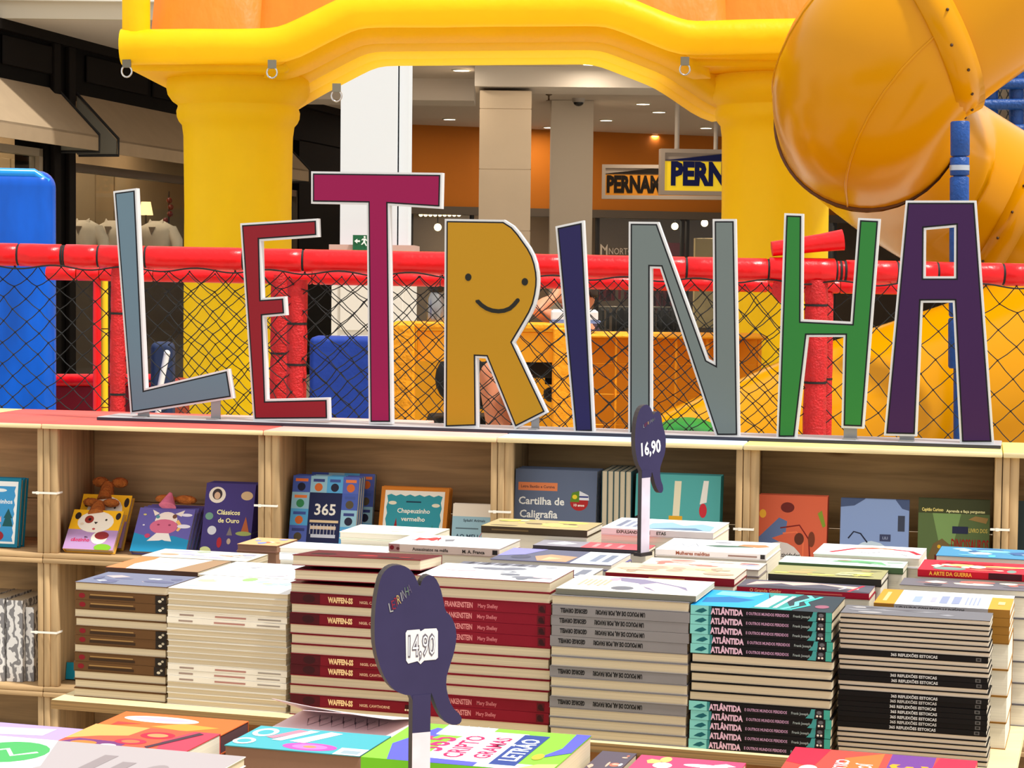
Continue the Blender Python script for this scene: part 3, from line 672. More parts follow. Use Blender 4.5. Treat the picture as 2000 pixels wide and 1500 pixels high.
# ---- blue mat block and the red play bench behind the net
def pxblock(name, label, cat, x0, y0, x1, Y, dep, m, bev=.025, part='body', zbot=DECK):
    a = at(x0, y0, Y); b_ = at(x1, y0, Y); r = thing(name, label, cat, ((a.x + b_.x) / 2, Y, zbot))
    MB().box(a.x, Y, zbot, b_.x, Y + dep, a.z).build(part, m, r, bevel=bev, seg=3); return r
navy = mat('navy_foam', (8, 52, 146), .7, var=.08, vs=4, bump=.2, bs=20)
r = pxblock('blue_foam_block', 'large dark blue foam block beside the purple letter T', 'foam block', 604, 658, 752, 9.6, .24, navy)
a = at(604, 700, 9.6); b_ = at(752, 700, 9.6); MB().box(a.x + .01, 9.588, DECK + .35, b_.x - .01, 9.602, DECK + .358).build('seam', mat('navy_seam', (6, 24, 70), .7), r)
r = pxblock('red_foam_bench', 'low dark red padded bench between the blue tower and the fence post', 'bench', 90, 745, 340, 9.9, .5, mat('dark_red_pad', (134, 10, 20), .5, var=.1), .03)
a = at(100, 742, 9.88); b_ = at(335, 742, 9.88); MB().tube([a, b_], .03, 10).build('front_roll', red_vinyl, r)
r = pxblock('navy_foam_wedge', 'dark navy foam block behind the net beside the letter L', 'foam block', 292, 668, 336, 9.6, .12, mat('dark_navy_pad', (28, 44, 78), .7, var=.1), .03)
a = at(326, 690, 9.3); b_ = at(312, 760, 9.3); g_ = at(309, 790, 9.3)
r = thing('white_pole', 'short white pole leaning behind the net beside the letter L', 'pole', Vector((g_.x, 9.3, DECK)))
MB().tube([a, b_, Vector((at(296, 860, 9.3).x, 9.3, DECK))], .014, 10).build('tube', mat('white_plastic', (226, 226, 226), .35), r); MB().ball(a, .0155, 10, 6).build('end_cap', mat('white_plastic'), r)
r = thing('yellow_padded_post', 'thin yellow foam post behind the red fence post near the letter L', 'post', Vector((at(204, 700, 9.1).x, 9.1, DECK)))
b_ = at(204, 540, 9.1)
for z0, z1 in ((DECK, .9), (.905, 1.25), (1.255, b_.z)): MB().tube([Vector((b_.x, 9.1, z0)), Vector((b_.x, 9.1, z1))], .016, 10).build('foam_sleeve', mat('yellow_foam', (250, 190, 10), .5), r)

# ---- amber foam counter with a bay, and lattice wall
amb = mat('amber_foam', (246, 160, 8), .6, var=.12, vs=14, bump=.45, bs=30)
amb_d = mat('amber_board', (255, 176, 16), .55, var=.05, vs=3)
YC = 9.9
root = thing('amber_counter', 'amber foam play counter with two square posts behind the smiling R', 'counter', (at(940, 700, YC).x, YC, DECK))
def pbox(x0, y0, x1, y1, Y, dep, name, m, r, bev=.012, floor=True):
    a = at(x0, y0, Y); b_ = at(x1, y1, Y); z0 = DECK if floor else b_.z
    return MB().box(a.x, Y, z0, b_.x, Y + dep, a.z).build(name, m, r, bevel=bev)
pbox(765, 632, 815, 0, YC - .02, .12, 'post', amb, root); pbox(1080, 640, 1142, 0, YC - .02, .12, 'post', amb, root)
pbox(768, 628, 1142, 646, YC, .17, 'counter_top', amb, root, .012, False)
pbox(815, 646, 1080, 708, YC + .06, .03, 'apron_board', amb_d, root, .004, False)
pbox(765, 640, 1140, 0, YC + 1.6, .04, 'rear_board', amb_d, root, .004)
root = thing('amber_lattice_wall', 'amber plastic lattice wall of square openings behind the N', 'lattice panel', (at(1270, 700, YC).x, YC, DECK))
xs = [1146, 1208, 1282, 1326, 1400, 1470]; yl = [654, 712, 772, 832]
pbox(1146, 652, 1500, 664, YC - .05, .42, 'top_rail', amb, root, .012, False)
for x in (1150, 1208, 1268, 1326, 1388, 1440, 1490): pbox(x - 2, 660, x + 3, 0, YC, .05, 'upright_bar', amb, root, .004)
for y in yl[1:]: pbox(1146, y - 3, 1500, y + 2, YC + .004, .05, 'cross_bar', amb, root, .004, False)
pbox(1146, 660, 1500, 0, YC + .3, .03, 'rear_board', amb_d, root, .004)
# objects on the counter
p = at(1123, 634, YC + .15); zt = at(1123, 628, YC + .15).z
cz = at(768, 628, YC).z
r = thing('white_tray_box', 'white plastic box on the amber counter behind the letter I', 'box', Vector((p.x, YC + .08, cz)))
a = at(1076, 610, YC + .05); b_ = at(1168, 632, YC + .05); H_ = .062
MB().box(a.x, YC + .03, cz + .012, b_.x, YC + .13, cz + H_).build('body', mat('white_plastic'), r, bevel=.01, seg=3)
MB().box(a.x - .005, YC + .025, cz, b_.x + .012, YC + .14, cz + .012).build('blue_base', mat('pale_blue_base', (120, 140, 190), .5), r)
MB().box(a.x + .01, YC + .04, cz + H_ - .004, b_.x - .01, YC + .12, cz + H_ + .004).build('lid', mat('white_plastic'), r, bevel=.003)
def flask(px, lab, dx):
    p = at(px, 620, YC + .09); r = thing('vacuum_flask', lab, 'flask', Vector((p.x, YC + .09, cz))); k = .0025
    c_ = (p.x, YC + .09, cz)
    MB().lathe([(.042, 0), (.044, .01), (.044, .11), (.03, .14), (.028, .145)], c_, 20).build('steel_body', mat('flask_steel', (150, 148, 146), .25, metal=.7), r)
    MB().lathe([(.03, .143), (.04, .15), (.042, .19), (.034, .205), (.01, .21)], c_, 18).build('black_lid', mat('black_plastic', (24, 24, 26), .4), r)
    MB().tube([Vector((p.x + .04, YC + .09, cz + .18)), Vector((p.x + .075, YC + .09, cz + .17)), Vector((p.x + .075, YC + .09, cz + .06)), Vector((p.x + .043, YC + .09, cz + .04))], .009, 8).build('handle', mat('black_plastic'), r)
    MB().box(p.x - .07, YC + .08, cz + .18, p.x - .03, YC + .1, cz + .195).build('spout', mat('black_plastic'), r, bevel=.004)
flask(851, 'steel vacuum flask with black lid standing on the amber counter', 0)
# ---- black chair and the seated person behind the counter
blk = mat('black_mesh_fabric', (22, 22, 24), .8); blkp = mat('black_plastic', (24, 24, 26), .4)
def chair(P, ang, lab):
    r = thing('low_chair', lab, 'chair', P); r.rotation_euler.z = ang
    b = MB()
    b.ball((0, .2, .5), (.2, .045, .17), 18, 12); b.build('backrest', blk, r, world=False)
    MB().box(-.19, -.2, .24, .19, .16, .29).build('seat', blk, r, world=False, bevel=.03)
    MB().tube([(0, .2, .4), (0, .2, .28), (0, .1, .23)], .02, 8).build('back_bar', blkp, r, world=False)
    MB().tube([(0, 0, .08), (0, 0, .245)], .025, 10).build('gas_column', chrome, r, world=False)
    for k in range(5):
        t_ = k * 2 * math.pi / 5; MB().tube([(0, 0, .1), (.21 * math.cos(t_), .21 * math.sin(t_), .06)], .016, 6).build('base_leg', blkp, r, world=False)
        MB().ball((.21 * math.cos(t_), .21 * math.sin(t_), .03), .03, 8, 6).build('caster', blkp, r, world=False)
    return r
p = at(911, 738, 11.1); chair(Vector((p.x, 11.1, DECK)), math.radians(190), 'empty low black chair with an oval back in the bay of the amber counter')
skin_m = mat('skin', (206, 140, 108), .55, spec=.3); 
def skin_obj(name, verts, edges, m, parent, rootv=0, lv=2):
    me = bpy.data.meshes.new(name); me.from_pydata([Vector(v[:3]) for v in verts], edges, []); me.materials.append(m)
    o = link(name, me, parent); s = o.modifiers.new('skin', 'SKIN'); s.use_smooth_shade = True
    for d, v in zip(me.skin_vertices[0].data, verts): d.radius = (v[3], v[3]); d.use_root = False
    me.skin_vertices[0].data[rootv].use_root = True
    q = o.modifiers.new('sub', 'SUBSURF'); q.levels = lv; q.render_levels = lv
    return o
def person():
    H = at(1130, 700, 10.65); base = Vector((H.x, 10.65, DECK)); hz = H.z - DECK
    r = thing('person', 'person seated behind the amber counter, one bare forearm raised to the cheek', 'person', base)
    knee = at(946, 722, 10.3) - base; kneeb = knee + Vector((.02, .2, -.01)); ank = at(975, 838, 10.28) - base
    head = at(1128, 578, 10.5) - base; elb = at(1046, 618, 10.06) - base; wr = at(1080, 584, 10.22) - base
    palm = at(1092, 568, 10.3) - base; sh = Vector((head.x + .0, .0 - .05, head.z - .2)); neck = Vector((head.x + .01, -.07, head.z - .14))
    ank = Vector((ank.x, ank.y, max(.08, ank.z - .22)))
    V = [(0, 0, hz, .12), (0, -.02, hz + .16, .105), (.0, -.04, sh.z - .08, .115), (sh.x, sh.y, sh.z + .02, .08), (neck.x, neck.y, neck.z + .03, .045), (neck.x - .005, neck.y - .02, neck.z + .08, .04)]
    E = [(0, 1), (1, 2), (2, 3), (3, 4), (4, 5)]
    def chain(root_i, pts):
        pi = root_i
        for q in pts: V.append(tuple(q)); E.append((pi, len(V) - 1)); pi = len(V) - 1
        return pi
    w1 = chain(3, [(sh.x - .02, sh.y - .14, sh.z - .02, .05), ((sh.x + elb.x) / 2, (sh.y - .14 + elb.y) / 2, (sh.z + elb.z) / 2 + .03, .042), (elb.x, elb.y, elb.z + .03, .037), ((elb.x + wr.x) / 2, (elb.y + wr.y) / 2, (elb.z + wr.z) / 2 + .02, .034), (wr.x, wr.y, wr.z, .024), (palm.x, palm.y, palm.z, .026)])
    dv = (palm - wr).normalized(); sd_ = dv.cross(Vector((.4, -.9, .1))).normalized()
    for k in range(4):
        o = sd_ * (-.024 + .016 * k); L = (.05, .058, .055, .042)[k]; b0 = palm + dv * .025 + o
        chain(w1, [(*b0, .010), (*(b0 + dv * L * .55 + Vector((.012, .01, -.004))), .009), (*(b0 + dv * L * .7 + Vector((.035, .015, -.012))), .008)])
    b0 = palm + sd_ * -.03 + dv * .0; chain(w1, [(*b0, .011), (*(b0 + dv * .02 + sd_ * -.012), .009), (*(b0 + dv * .045 + sd_ * -.008), .008)])
    chain(3, [(sh.x + .04, sh.y + .15, sh.z - .04, .05), (sh.x + .02, sh.y + .2, sh.z - .24, .042), (sh.x - .1, sh.y + .1, hz + .1, .034), (sh.x - .22, sh.y + .02, hz + .09, .024), (sh.x - .29, sh.y + .0, hz + .09, .024)])
    for kn, an, sy in ((knee, ank, -.09), (kneeb, ank + Vector((.1, .22, 0)), .09)):
        chain(0, [(-.06, sy, hz - .01, .085), ((kn.x) * .55, kn.y * .55 + sy * .4, (hz + kn.z) / 2, .075), (kn.x + .012, kn.y, kn.z, .055), ((kn.x + an.x) / 2 + .01, (kn.y + an.y) / 2, (kn.z + an.z) / 2 + .03, .05), (an.x, an.y, an.z, .033), (an.x - .05, an.y, .045, .034), (an.x - .14, an.y, .03, .026)])
    skin_obj('body', V, E, skin_m, r)
    # head with face, turned to the left
    M = Matrix.Translation(head) @ Matrix.Rotation(math.radians(-62), 4, 'Z')
    def hf(d):
        k = 1.0; x, y, z = d
        if z < 0: x *= 1 - .22 * (-z) ** 1.5; 
        if y < 0 and z < -.1: y *= 1 - .06 * (-z)
        return Vector((x, y, z))
    MB().ball((0, 0, 0), (.076, .095, .115), 24, 18, 0, M, hf).build('head', skin_m, r, world=False)
    MB().ball((0, -.1, -.012), (.014, .022, .026), 10, 8, 0, M).build('nose', skin_m, r, world=False)
    for q in (-1, 1):
        e = MB().ball((q * .031, -.083, .012), (.014, .011, .009), 10, 8, 0, M).build('eye', mat('eye_white', (230, 224, 216), .3), r, world=False)
        MB().ball((q * .031, -.0925, .012), (.006, .003, .006), 8, 6, 0, M).build('iris', mat('eye_dark', (40, 26, 18), .3), e, world=False)
        MB().ball((q * .078, .0, -.008), (.012, .022, .03), 10, 8, 0, M).build('ear', skin_m, r, world=False)
    MB().ball((0, -.086, -.052), (.024, .009, .007), 12, 6, 0, M).build('mouth', mat('lips', (168, 78, 70), .5), r, world=False)
    def hair(d):
        return Vector((d.x, d.y, max(d.z, -.15 if d.y > .1 else .28)))
    MB().ball((0, .012, .012), (.084, .098, .116), 24, 16, 0, M, hair).build('hair', mat('dark_hair', (40, 28, 22), .7, var=.3, vs=40), r, world=False)
    S = [(0, 0, hz + .02, .14), (0, -.02, hz + .16, .125), (0, -.04, sh.z - .08, .135), (sh.x, sh.y, sh.z + .03, .095), (sh.x - .02, sh.y - .14, sh.z - .02, .066), ((sh.x + elb.x) / 2 + .01, (sh.y - .14 + elb.y) / 2, (sh.z + elb.z) / 2 + .035, .054), (sh.x + .04, sh.y + .15, sh.z - .04, .066), (sh.x + .02, sh.y + .2, sh.z - .2, .056)]
    skin_obj('shirt', S, [(0, 1), (1, 2), (2, 3), (3, 4), (4, 5), (3, 6), (6, 7)], mat('dark_shirt', (58, 40, 52), .85), r)
    Q = [(0, 0, hz - .01, .125), (-.06, -.09, hz - .01, .095), (knee.x * .72, knee.y * .72 - .03, (hz + knee.z) / 2 + .01, .085), (-.06, .09, hz - .01, .1), (kneeb.x * .72, kneeb.y * .72 + .02, (hz + kneeb.z) / 2 + .01, .085)]
    skin_obj('shorts', Q, [(0, 1), (1, 2), (0, 3), (3, 4)], mat('black_shorts', (20, 20, 22), .85), r)
    s = thing('foam_stool', 'black round stool under the seated person behind the counter', 'stool', base)
    zt = hz - .155; MB().lathe([(.16, zt - .07), (.18, zt - .05), (.18, zt - .015), (.16, zt)], base, 20).build('seat', blk, s)
    for k in range(4):
        t_ = k * math.pi / 2 + .4; MB().tube([base + Vector((.12 * math.cos(t_), .12 * math.sin(t_), zt - .06)), base + Vector((.17 * math.cos(t_), .17 * math.sin(t_), 0))], .014, 8).build('leg', chrome, s)
person()
# ---- green dome at the slide end
p = at(1342, 880, 8.6); r = thing('green_foam_dome', 'green foam dome on the deck at the foot of the slide, beside the N', 'foam dome', Vector((p.x, 8.6, DECK)))
Rg = (at(1402, 880, 8.6).x - p.x) * 1.25; zt = at(1342, 815, 8.6).z
MB().lathe([(Rg * 1.05, 0)] + [(Rg * math.cos(i * math.pi / 20), (zt - Rg * .62 - DECK) + Rg * .62 * math.sin(i * math.pi / 20)) for i in range(10)], (p.x, 8.6, DECK), 28).build('dome', mat('green_foam', (20, 124, 36), .5, var=.06), r)

# ---- red padded fence with netting
YF = 7.6
root = thing('padded_fence', 'red foam-padded net fence running behind the letter sign', 'fence', (0, YF, DECK))
def rail_y(x): return 497 + (537 - 497) * x / 2000
cuts = [-120, 37, 122, 127, 193, 285, 476, 592, 764, 900, 1102, 1340, 1500, 1632, 1641, 1650, 1752, 1830, 1958, 2080]
for x0, x1 in zip(cuts[:-1], cuts[1:]):
    a = at(x0 + 1.5, rail_y(x0), YF); b_ = at(x1 - 1.5, rail_y(x1), YF); rr = .0425 if x1 - x0 > 20 else .038
    if 195 < x0 < 230 or 1500 <= x0 < 1632: rr = .047
    n = max(3, int((b_ - a).length / .05)); P = [a.lerp(b_, i / n) for i in range(n + 1)]
    R_ = [rr * (1 + .03 * noise.noise(p * 9)) for p in P]; R_[0] *= .9; R_[-1] *= .9
    P = [a + (b_ - a) * .0] + [a.lerp(b_, .012)] + P[1:-1] + [a.lerp(b_, .988), b_]; R_ = [R_[0]] + [rr] + R_[1:-1] + [rr, R_[-1]]
    MB().tube(P, R_, 16).build('foam_sleeve', red_vinyl, root)
for x in cuts[1:-1]:
    p = at(x, rail_y(x), YF); MB().tube([p - Vector((.004, 0, 0)), p + Vector((.004, 0, 0))], .0405, 14).build('tie_band', black_tie, root)
def fpost(px, wpx, ytop, Y, breaks, par, dx=0.0, m=red_cloth):
    rr = wpx / 2 * Y / F; ys = [ytop] + breaks + [None]
    for y0, y1 in zip(ys[:-1], ys[1:]):
        a = at(px - (y0 - 500) * .012, y0 + 1.5, Y)
        b_ = at(px - (y1 - 500) * .012, y1 - 1.5, Y) if y1 else Vector((a.x, Y, DECK))
        n = 6; P = [a.lerp(b_, i / n) for i in range(n + 1)]
        MB().tube(P, [rr * (.93 if i in (0, n) else 1 + .05 * noise.noise(p * 7)) for i, p in enumerate(P)], 14).build('post_sleeve', m, par)
        if y1: c_ = at(px - (y1 - 500) * .012, y1, Y); MB().lathe([(rr * .99, -.004), (rr * .99, .004)], c_, 12).build('tie_band', black_tie, par)
fpost(233, 32, 520, YF, [612, 770], root); fpost(582, 40, 545, YF + .02, [632, 712, 800], root); fpost(1595, 46, 545, YF, [596, 652, 747], root)
# loose foam offcut on the rail and a flap of red cover
p0 = at(1560, 500, YF); p1 = at(1646, 480, YF - .0)
r = thing('foam_offcut', 'loose red foam sleeve lying aslant on the fence rail behind the green H', 'foam sleeve', at(1600, 500, YF))
MB().tube([p0 + Vector((-.1, 0, .025)), p0.lerp(p1, .5) + Vector((0, 0, .03)), p1 + Vector((0, 0, .022))], [.028, .034, .04], 14).build('sleeve', red_vinyl, r)
b = MB().quadbox([at(1512, 548, YF - .02), at(1530, 543, YF - .02), at(1540, 586, YF - .02), at(1524, 592, YF - .02), at(1507, 572, YF - .02)], (0, .012, 0)); b.build('cover_flap', red_cloth, root)
# netting: diamond mesh of cord, hung in two layers
net_m = mat('black_net', (18, 20, 22), .8)
def net(x0, x1, ytop, Y, cell, seed, rad, grow=0.0):
    rr = random.Random(seed); b = MB(); a = at(x0, ytop(x0), Y); e_ = at(x1, ytop(x1), Y); zb_ = DECK + .3
    cols = []; x = a.x
    while x < e_.x: cols.append(x); x += cell / 2 * (1 + grow * max(0, (x - 0.6)) / 1.2)
    nz = 24; nodes = {}
    for i, x in enumerate(cols):
        top = a.z + (e_.z - a.z) * i / len(cols); cz_ = cell * (1 + grow * max(0, (x - .6)) / 1.2) * .98
        for j in range(40):
            z = top - (j + (0.5 if i % 2 else 0)) * cz_
            if z < zb_: break
            ph = noise.noise(Vector((x * 1.7, z * 1.7, seed))) * .03
            nodes[i, j] = Vector((x + ph + rr.uniform(-.006, .006), Y + rr.uniform(-.006, .006), z + rr.uniform(-.006, .006) + noise.noise(Vector((x * 1.3, z, seed + 5))) * .035 * min(1, j)))
    for (i, j), p in nodes.items():
        js = (j, j + 1) if i % 2 else (j - 1, j)
        for k in js:
            q = nodes.get((i + 1, k))
            if q is not None: b.tube([p, (p + q) / 2 + Vector((0, 0, -.003)), q], rad, 3, caps=False, smooth=False)
        b.ball(p, rad * 2.0, 5, 3)
    return tag(b.build('net', net_m, root), kind='stuff')
net(-60, 2060, lambda x: rail_y(x) + 24, YF - .01, .083, 3, .0021, .45)
net(330, 1560, lambda x: rail_y(x) + 30, YF + .10, .093, 11, .0019)
b = MB().tube([at(x, rail_y(x) + 23 + 4 * math.sin(x * .045), YF - .035) for x in range(-60, 2060, 12)], .003, 4); b.build('lacing_cord', black_tie, root)
# ---- far side of the play pen: second red rail and posts
root = thing('rear_fence', 'second red padded rail of the play pen, farther behind the net', 'fence', (0, 8.3, DECK))
def rail2(x): return 532 + (562 - 528) * x / 2000
c2 = [90, 150, 195, 300, 480, 610, 720, 860, 1000, 1140, 1240, 1330, 1420, 1500, 1640, 1700, 1800]
for x0, x1 in zip(c2[:-1], c2[1:]):
    a = at(x0 + 1, rail2(x0), 8.3); b_ = at(x1 - 1, rail2(x1), 8.3)
    MB().tube([a, a.lerp(b_, .03), a.lerp(b_, .97), b_], [.025, .028, .028, .025], 12).build('foam_sleeve', red_vinyl, root)
fpost(548, 36, 535, 8.3, [590, 690, 790], root); fpost(1616, 26, 570, 8.3, [640, 740], root)
fpost(190, 16, 540, 8.3, [], root, m=red_vinyl); fpost(1420, 20, 560, 8.3, [], root)

# ================================================================== CRATE SHELF
SH = Frame(at(84, 826, 5.2), 12.7); ZS = 1.1375; CW = 0.5945; CH = 0.345; CD = 0.285
top_cols = {'red': mat('red_painted_board', (214, 84, 74), .6, var=.1), 'yellow': mat('yellow_painted_board', (244, 222, 130), .6, var=.1), 'blue': mat('blue_painted_board', (188, 202, 222), .55, var=.12), 'pine': pine_x, 'rose': mat('rose_painted_board', (232, 176, 164), .6, var=.1)}
_cr = {}
def crate_mesh(CD):
    th = .0165; bt = .0125
    P = {}
    def q(n, *boxes): P[n] = boxes
    return dict(side=[(.001, 0, bt, th, CD, CH - bt), (CW - th, 0, bt, CW - .001, CD, CH - bt)], bottom=(.001, -.004, 0, CW - .001, CD, bt), top=(.001, -.006, CH - bt, CW - .001, CD, CH - .0005),
                backs=[(th, CD - .013, bt, CW - th, CD - .001, .118), (th, CD - .012, .1195, CW - th, CD, CH - bt)], cleats=[(th, .004, bt, th + .021, .024, CH - bt)])
def mesh_box(key, b, m):
    if key not in _cr:
        o = MB().box(*b).build('board', m, None, world=False, bevel=.0015, seg=1); _cr[key] = o.data; bpy.data.objects.remove(o)
    return _cr[key]
def part_of(name, me, par, bev=.0015):
    o = link(name, me, par); bm = o.modifiers.new('b', 'BEVEL'); bm.width = bev; bm.segments = 1; bm.limit_method = 'ANGLE'; return o
def crate(i, row, label, top='pine', back=False):
    d = crate_mesh(.165 if back else CD); kb = 'k' if back else ''; s = i * CW; z = ZS - (row + 1) * CH
    r = thing('wooden_crate', label, 'crate', group='pine crates of the book shelf'); r.matrix_world = SH.mat(s - (.28 if back else 0), CD + .008 if back else 0, z)
    for k, b in enumerate(d['side']): part_of('side_board', mesh_box(kb + 's%d' % k, b, pine_z), r)
    part_of('bottom_board', mesh_box(kb + 'bt', d['bottom'], pine_x), r)
    part_of('top_board', mesh_box(kb + 'tp_' + top, d['top'], top_cols[top]), r)
    if top != 'pine': part_of('front_lip', mesh_box('lip', (.001, -.0115, CH - .0125, CW - .001, -.0062, CH - .001), ply), r) if not back else None
    for k, b in enumerate(d['backs']): part_of('back_plank', mesh_box(kb + 'b%d' % k, b, pine_x), r)
    if not back: part_of('corner_cleat', mesh_box('c0', d['cleats'][0], pine_z), r)
    return r
what = {-1: 'holding blue storybooks, its top painted red', 0: 'holding the puppy and unicorn books', 1: 'holding the animal-tile books under the letter T', 2: 'holding the slate handwriting books', 3: 'holding the three activity books', 4: 'partly out of view past the activity books'}
for i, tp in ((-1, 'red'), (0, 'red'), (1, 'rose'), (2, 'blue'), (3, 'yellow'), (4, 'yellow')):
    crate(i, 0, 'pine crate of the upper row ' + what[i], tp)
for i, tp, lb in ((-1, 'yellow', 'yellow-topped pine crate behind the blue storybook crate'), (0, 'red', 'red-topped pine crate hidden behind the puppy book crate'), (1, 'rose', 'rose-topped pine crate hidden behind the animal-tile book crate')):
    crate(i, 0, lb, tp, True)
mid = {-1: 'holding grey and white patterned books', 0: 'directly under the puppy and unicorn crate', 1: 'under the animal-tile book crate, hidden by the table', 2: 'under the handwriting book crate, hidden by the table', 3: 'under the activity book crate, hidden by the table', 4: 'at the far end, hidden by the table'}
for i in range(-1, 5):
    crate(i, 1, 'pine crate of the middle row ' + mid[i])
    crate(i, 2, 'pine crate of the bottom row ' + ('holding folded patterned cloth' if i == -1 else mid[i].replace('directly under', 'two below').replace('under', 'two below')))
for i in range(-1, 2):
    for row in (0, 1, 2):
        if row: crate(i, row, 'rear pine crate of the %s row, %s from the end by the blue tower' % (('upper', 'middle', 'bottom')[row], ('nearest', 'second', 'third', 'fourth', 'fifth', 'sixth')[i + 1]), 'pine', True)
# white cable ties lashing the posts together
def cable_tie(px0, px1, py, lab):
    s0, z = SH.st(px0, py, -.004); s1, _ = SH.st(px1, py, -.004)
    r = thing('cable_tie', lab, 'cable tie', SH.pt(s0, -.004, z), 'white cable ties on the crate posts'); M = SH.mat(0, 0, z)
    b = MB().box(s0, -.0045, -.0025, s1, -.0025, .0025, 0, M); b.build('front_band', mat('white_nylon', (236, 232, 222), .4), r)
    MB().box(s1 - .0015, -.0025, -.0025, s1, .03, .0025, 0, M).build('side_band', mat('white_nylon'), r); MB().box(s0 + .012, -.0075, -.0035, s0 + .019, -.0045, .0035, 0, M).build('lock_head', mat('white_nylon'), r)
cable_tie(63, 111, 962, 'white cable tie on the posts beside the puppy books')
cable_tie(496, 541, 987, 'white cable tie on the posts beside the animal-tile books')
cable_tie(954, 997, 999, 'white cable tie on the posts beside the slate handwriting book')
cable_tie(1432, 1472, 1033, 'white cable tie on the posts beside the orange activity book')
cable_tie(1934, 1972, 1034, 'white cable tie on the posts beside the dinosaur book')
cable_tie(60, 111, 1234, 'white cable tie on the lower posts beside the grey patterned books')

# ================================================================== LETTER SIGN
_l = at(190, 818, 5.2); sl, tl_ = SH.sz(190, 818, ZS + .003); sr, tr_ = SH.sz(1955, 874, ZS + .003)
PL = SH.pt(sl, tl_, ZS); PR = SH.pt(sr, tr_, ZS)
SG = Frame(PL, -math.degrees(math.atan2((PR - PL).y, (PR - PL).x))); LEN = (PR - PL).length
sign = thing('letter_sign', 'free-standing sign of eight coloured cut-out letters on a long steel base', 'sign', PL)
MG = SG.mat(0, 0, 0)
MB().box(0, 0, ZS, LEN, .13, ZS + .009, 0, MG).build('base_plate', [mat('base_steel', (178, 178, 182), .4, metal=.3, var=.08)], sign, bevel=.002)
MB().box(.0, -.003, ZS + .0, LEN, 0, ZS + .0075, 0, MG).build('base_edge_strip', mat('dark_edge', (44, 44, 58), .5), sign)
TL = .028                                      # letters stand this far behind the front edge
def g2(x, y):
    s, z = SG.st(x, y, TL); return (s, z)
MF = Matrix.Translation(SG.pt(0, TL, 0)) @ Matrix.Rotation(SG.a, 4, 'Z') @ Matrix.Rotation(math.pi / 2, 4, 'X')   # x along, y up, z to the viewer
LET = [
 ('L', 'grey-blue letter L with a tilted foot', (112, 140, 158), [(225, 377), (263, 372), (281, 763), (443, 725), (451, 775), (258, 805)], []),
 ('E', 'crimson letter E', (150, 28, 42), [(473, 440), (617, 431), (618, 459), (506, 467), (509, 586), (553, 583), (555, 612), (512, 616), (518, 784), (638, 781), (639, 817), (498, 818)], []),
 ('T', 'tall purple-magenta letter T', (160, 22, 84), [(611.5, 338.7), (860, 341.6), (858.5, 403.5), (757, 397), (762, 824), (724, 824), (720, 395.6), (611.5, 393.8)], []),
 ('R', 'mustard letter R with a smiling face', (200, 148, 30), [(872.5, 431.6), (983, 433.4), (999.6, 444), (1011, 457), (1021, 471), (1031, 485), (1039, 500), (1044, 515), (1047.5, 532), (1048.4, 545), (1048, 557.6), (1045.5, 575), (1041, 593.6), (1034, 610), (1024.8, 626), (1013, 646), (999.6, 668.5), (1064, 804), (1006.8, 833), (951, 696), (928, 695), (929.4, 831), (870.7, 833)], []),
 ('I', 'narrow navy letter I', (42, 38, 92), [(1089, 445.4), (1136, 435.4), (1156.5, 841.7), (1125, 843)], []),
 ('N', 'grey-green letter N', (122, 134, 134), [(1232, 437), (1283, 437.6), (1379.5, 704), (1398, 714), (1396, 432), (1433, 432), (1440, 849.5), (1401, 849.5), (1292, 520.6), (1269, 520), (1269, 847), (1231, 847)], []),
 ('H', 'green letter H', (52, 136, 62), [(1536, 420.7), (1565, 421.7), (1563.5, 628), (1665, 633), (1680, 430), (1715, 431.7), (1683.5, 833), (1647.7, 831.7), (1651.7, 654), (1575, 654), (1551.7, 853), (1520.7, 853)], []),
 ('A', 'dark violet letter A', (66, 32, 84), [(1773, 396), (1902.7, 396), (1936.7, 863), (1879, 863), (1865, 586.7), (1798, 587), (1786.7, 848), (1731, 846.7)], [(1804, 445), (1868, 439), (1867.7, 544), (1803, 544)]),
]
for ch, lab, colr, pol, hole in LET:
    P = [g2(*p) for p in pol]; Hh = [g2(*p) for p in hole] if hole else None
    loops = lambda d: [offset_loop(P, d)] + ([offset_loop(Hh, -d)] if Hh else [])
    b = MB().prism(loops(.0052), -.02, 0, 0, MF)
    o = b.build('letter_%s' % ch.lower(), white_board, sign, bevel=0); o['label'] = lab
    k = MB().prism(loops(.0), 0, .0012, 0, MF, lin((26, 26, 30))).prism(loops(-.0035), .0012, .0018, 0, MF, lin([v * .85 for v in colr]))
    if ch == 'R':
        blk_ = lin((34, 34, 30)); px = 1 / (F / SG.pt(0, 0, 0).y)
        for ex, ey in ((915, 541.4), (1025.5, 550.4)):
            q = g2(ex, ey); k.prism([[(q[0] + .0082 * math.cos(a), q[1] + .0093 * math.sin(a)) for a in [i * math.pi / 9 for i in range(18)]]], .0018, .0024, 0, MF, blk_)
        arc = [(933, 588), (941, 596), (951, 602.6), (962, 606.6), (974, 608), (985, 606.8), (996, 602.6), (1004, 595.5), (1011.5, 586.5)]
        A2 = [Vector(g2(*p)) for p in arc]; up_ = []; dn = []
        for i, p in enumerate(A2):
            t_ = (A2[min(i + 1, len(A2) - 1)] - A2[max(i - 1, 0)]).normalized(); nn = Vector((-t_.y, t_.x)); up_.append(p + nn * .0052); dn.append(p - nn * .0052)
        end = lambda c, d0: [c + Vector((math.cos(a), math.sin(a))) * .0052 for a in [d0 + i * math.pi / 6 for i in range(1, 6)]]
        k.prism([[tuple(v) for v in dn] + [tuple(v) for v in end(A2[-1], -math.pi / 4)] + [tuple(v) for v in up_[::-1]] + [tuple(v) for v in end(A2[0], math.pi * .7)]], .0018, .0024, 0, MF, blk_)
    k.build('printed_face', INK, o)
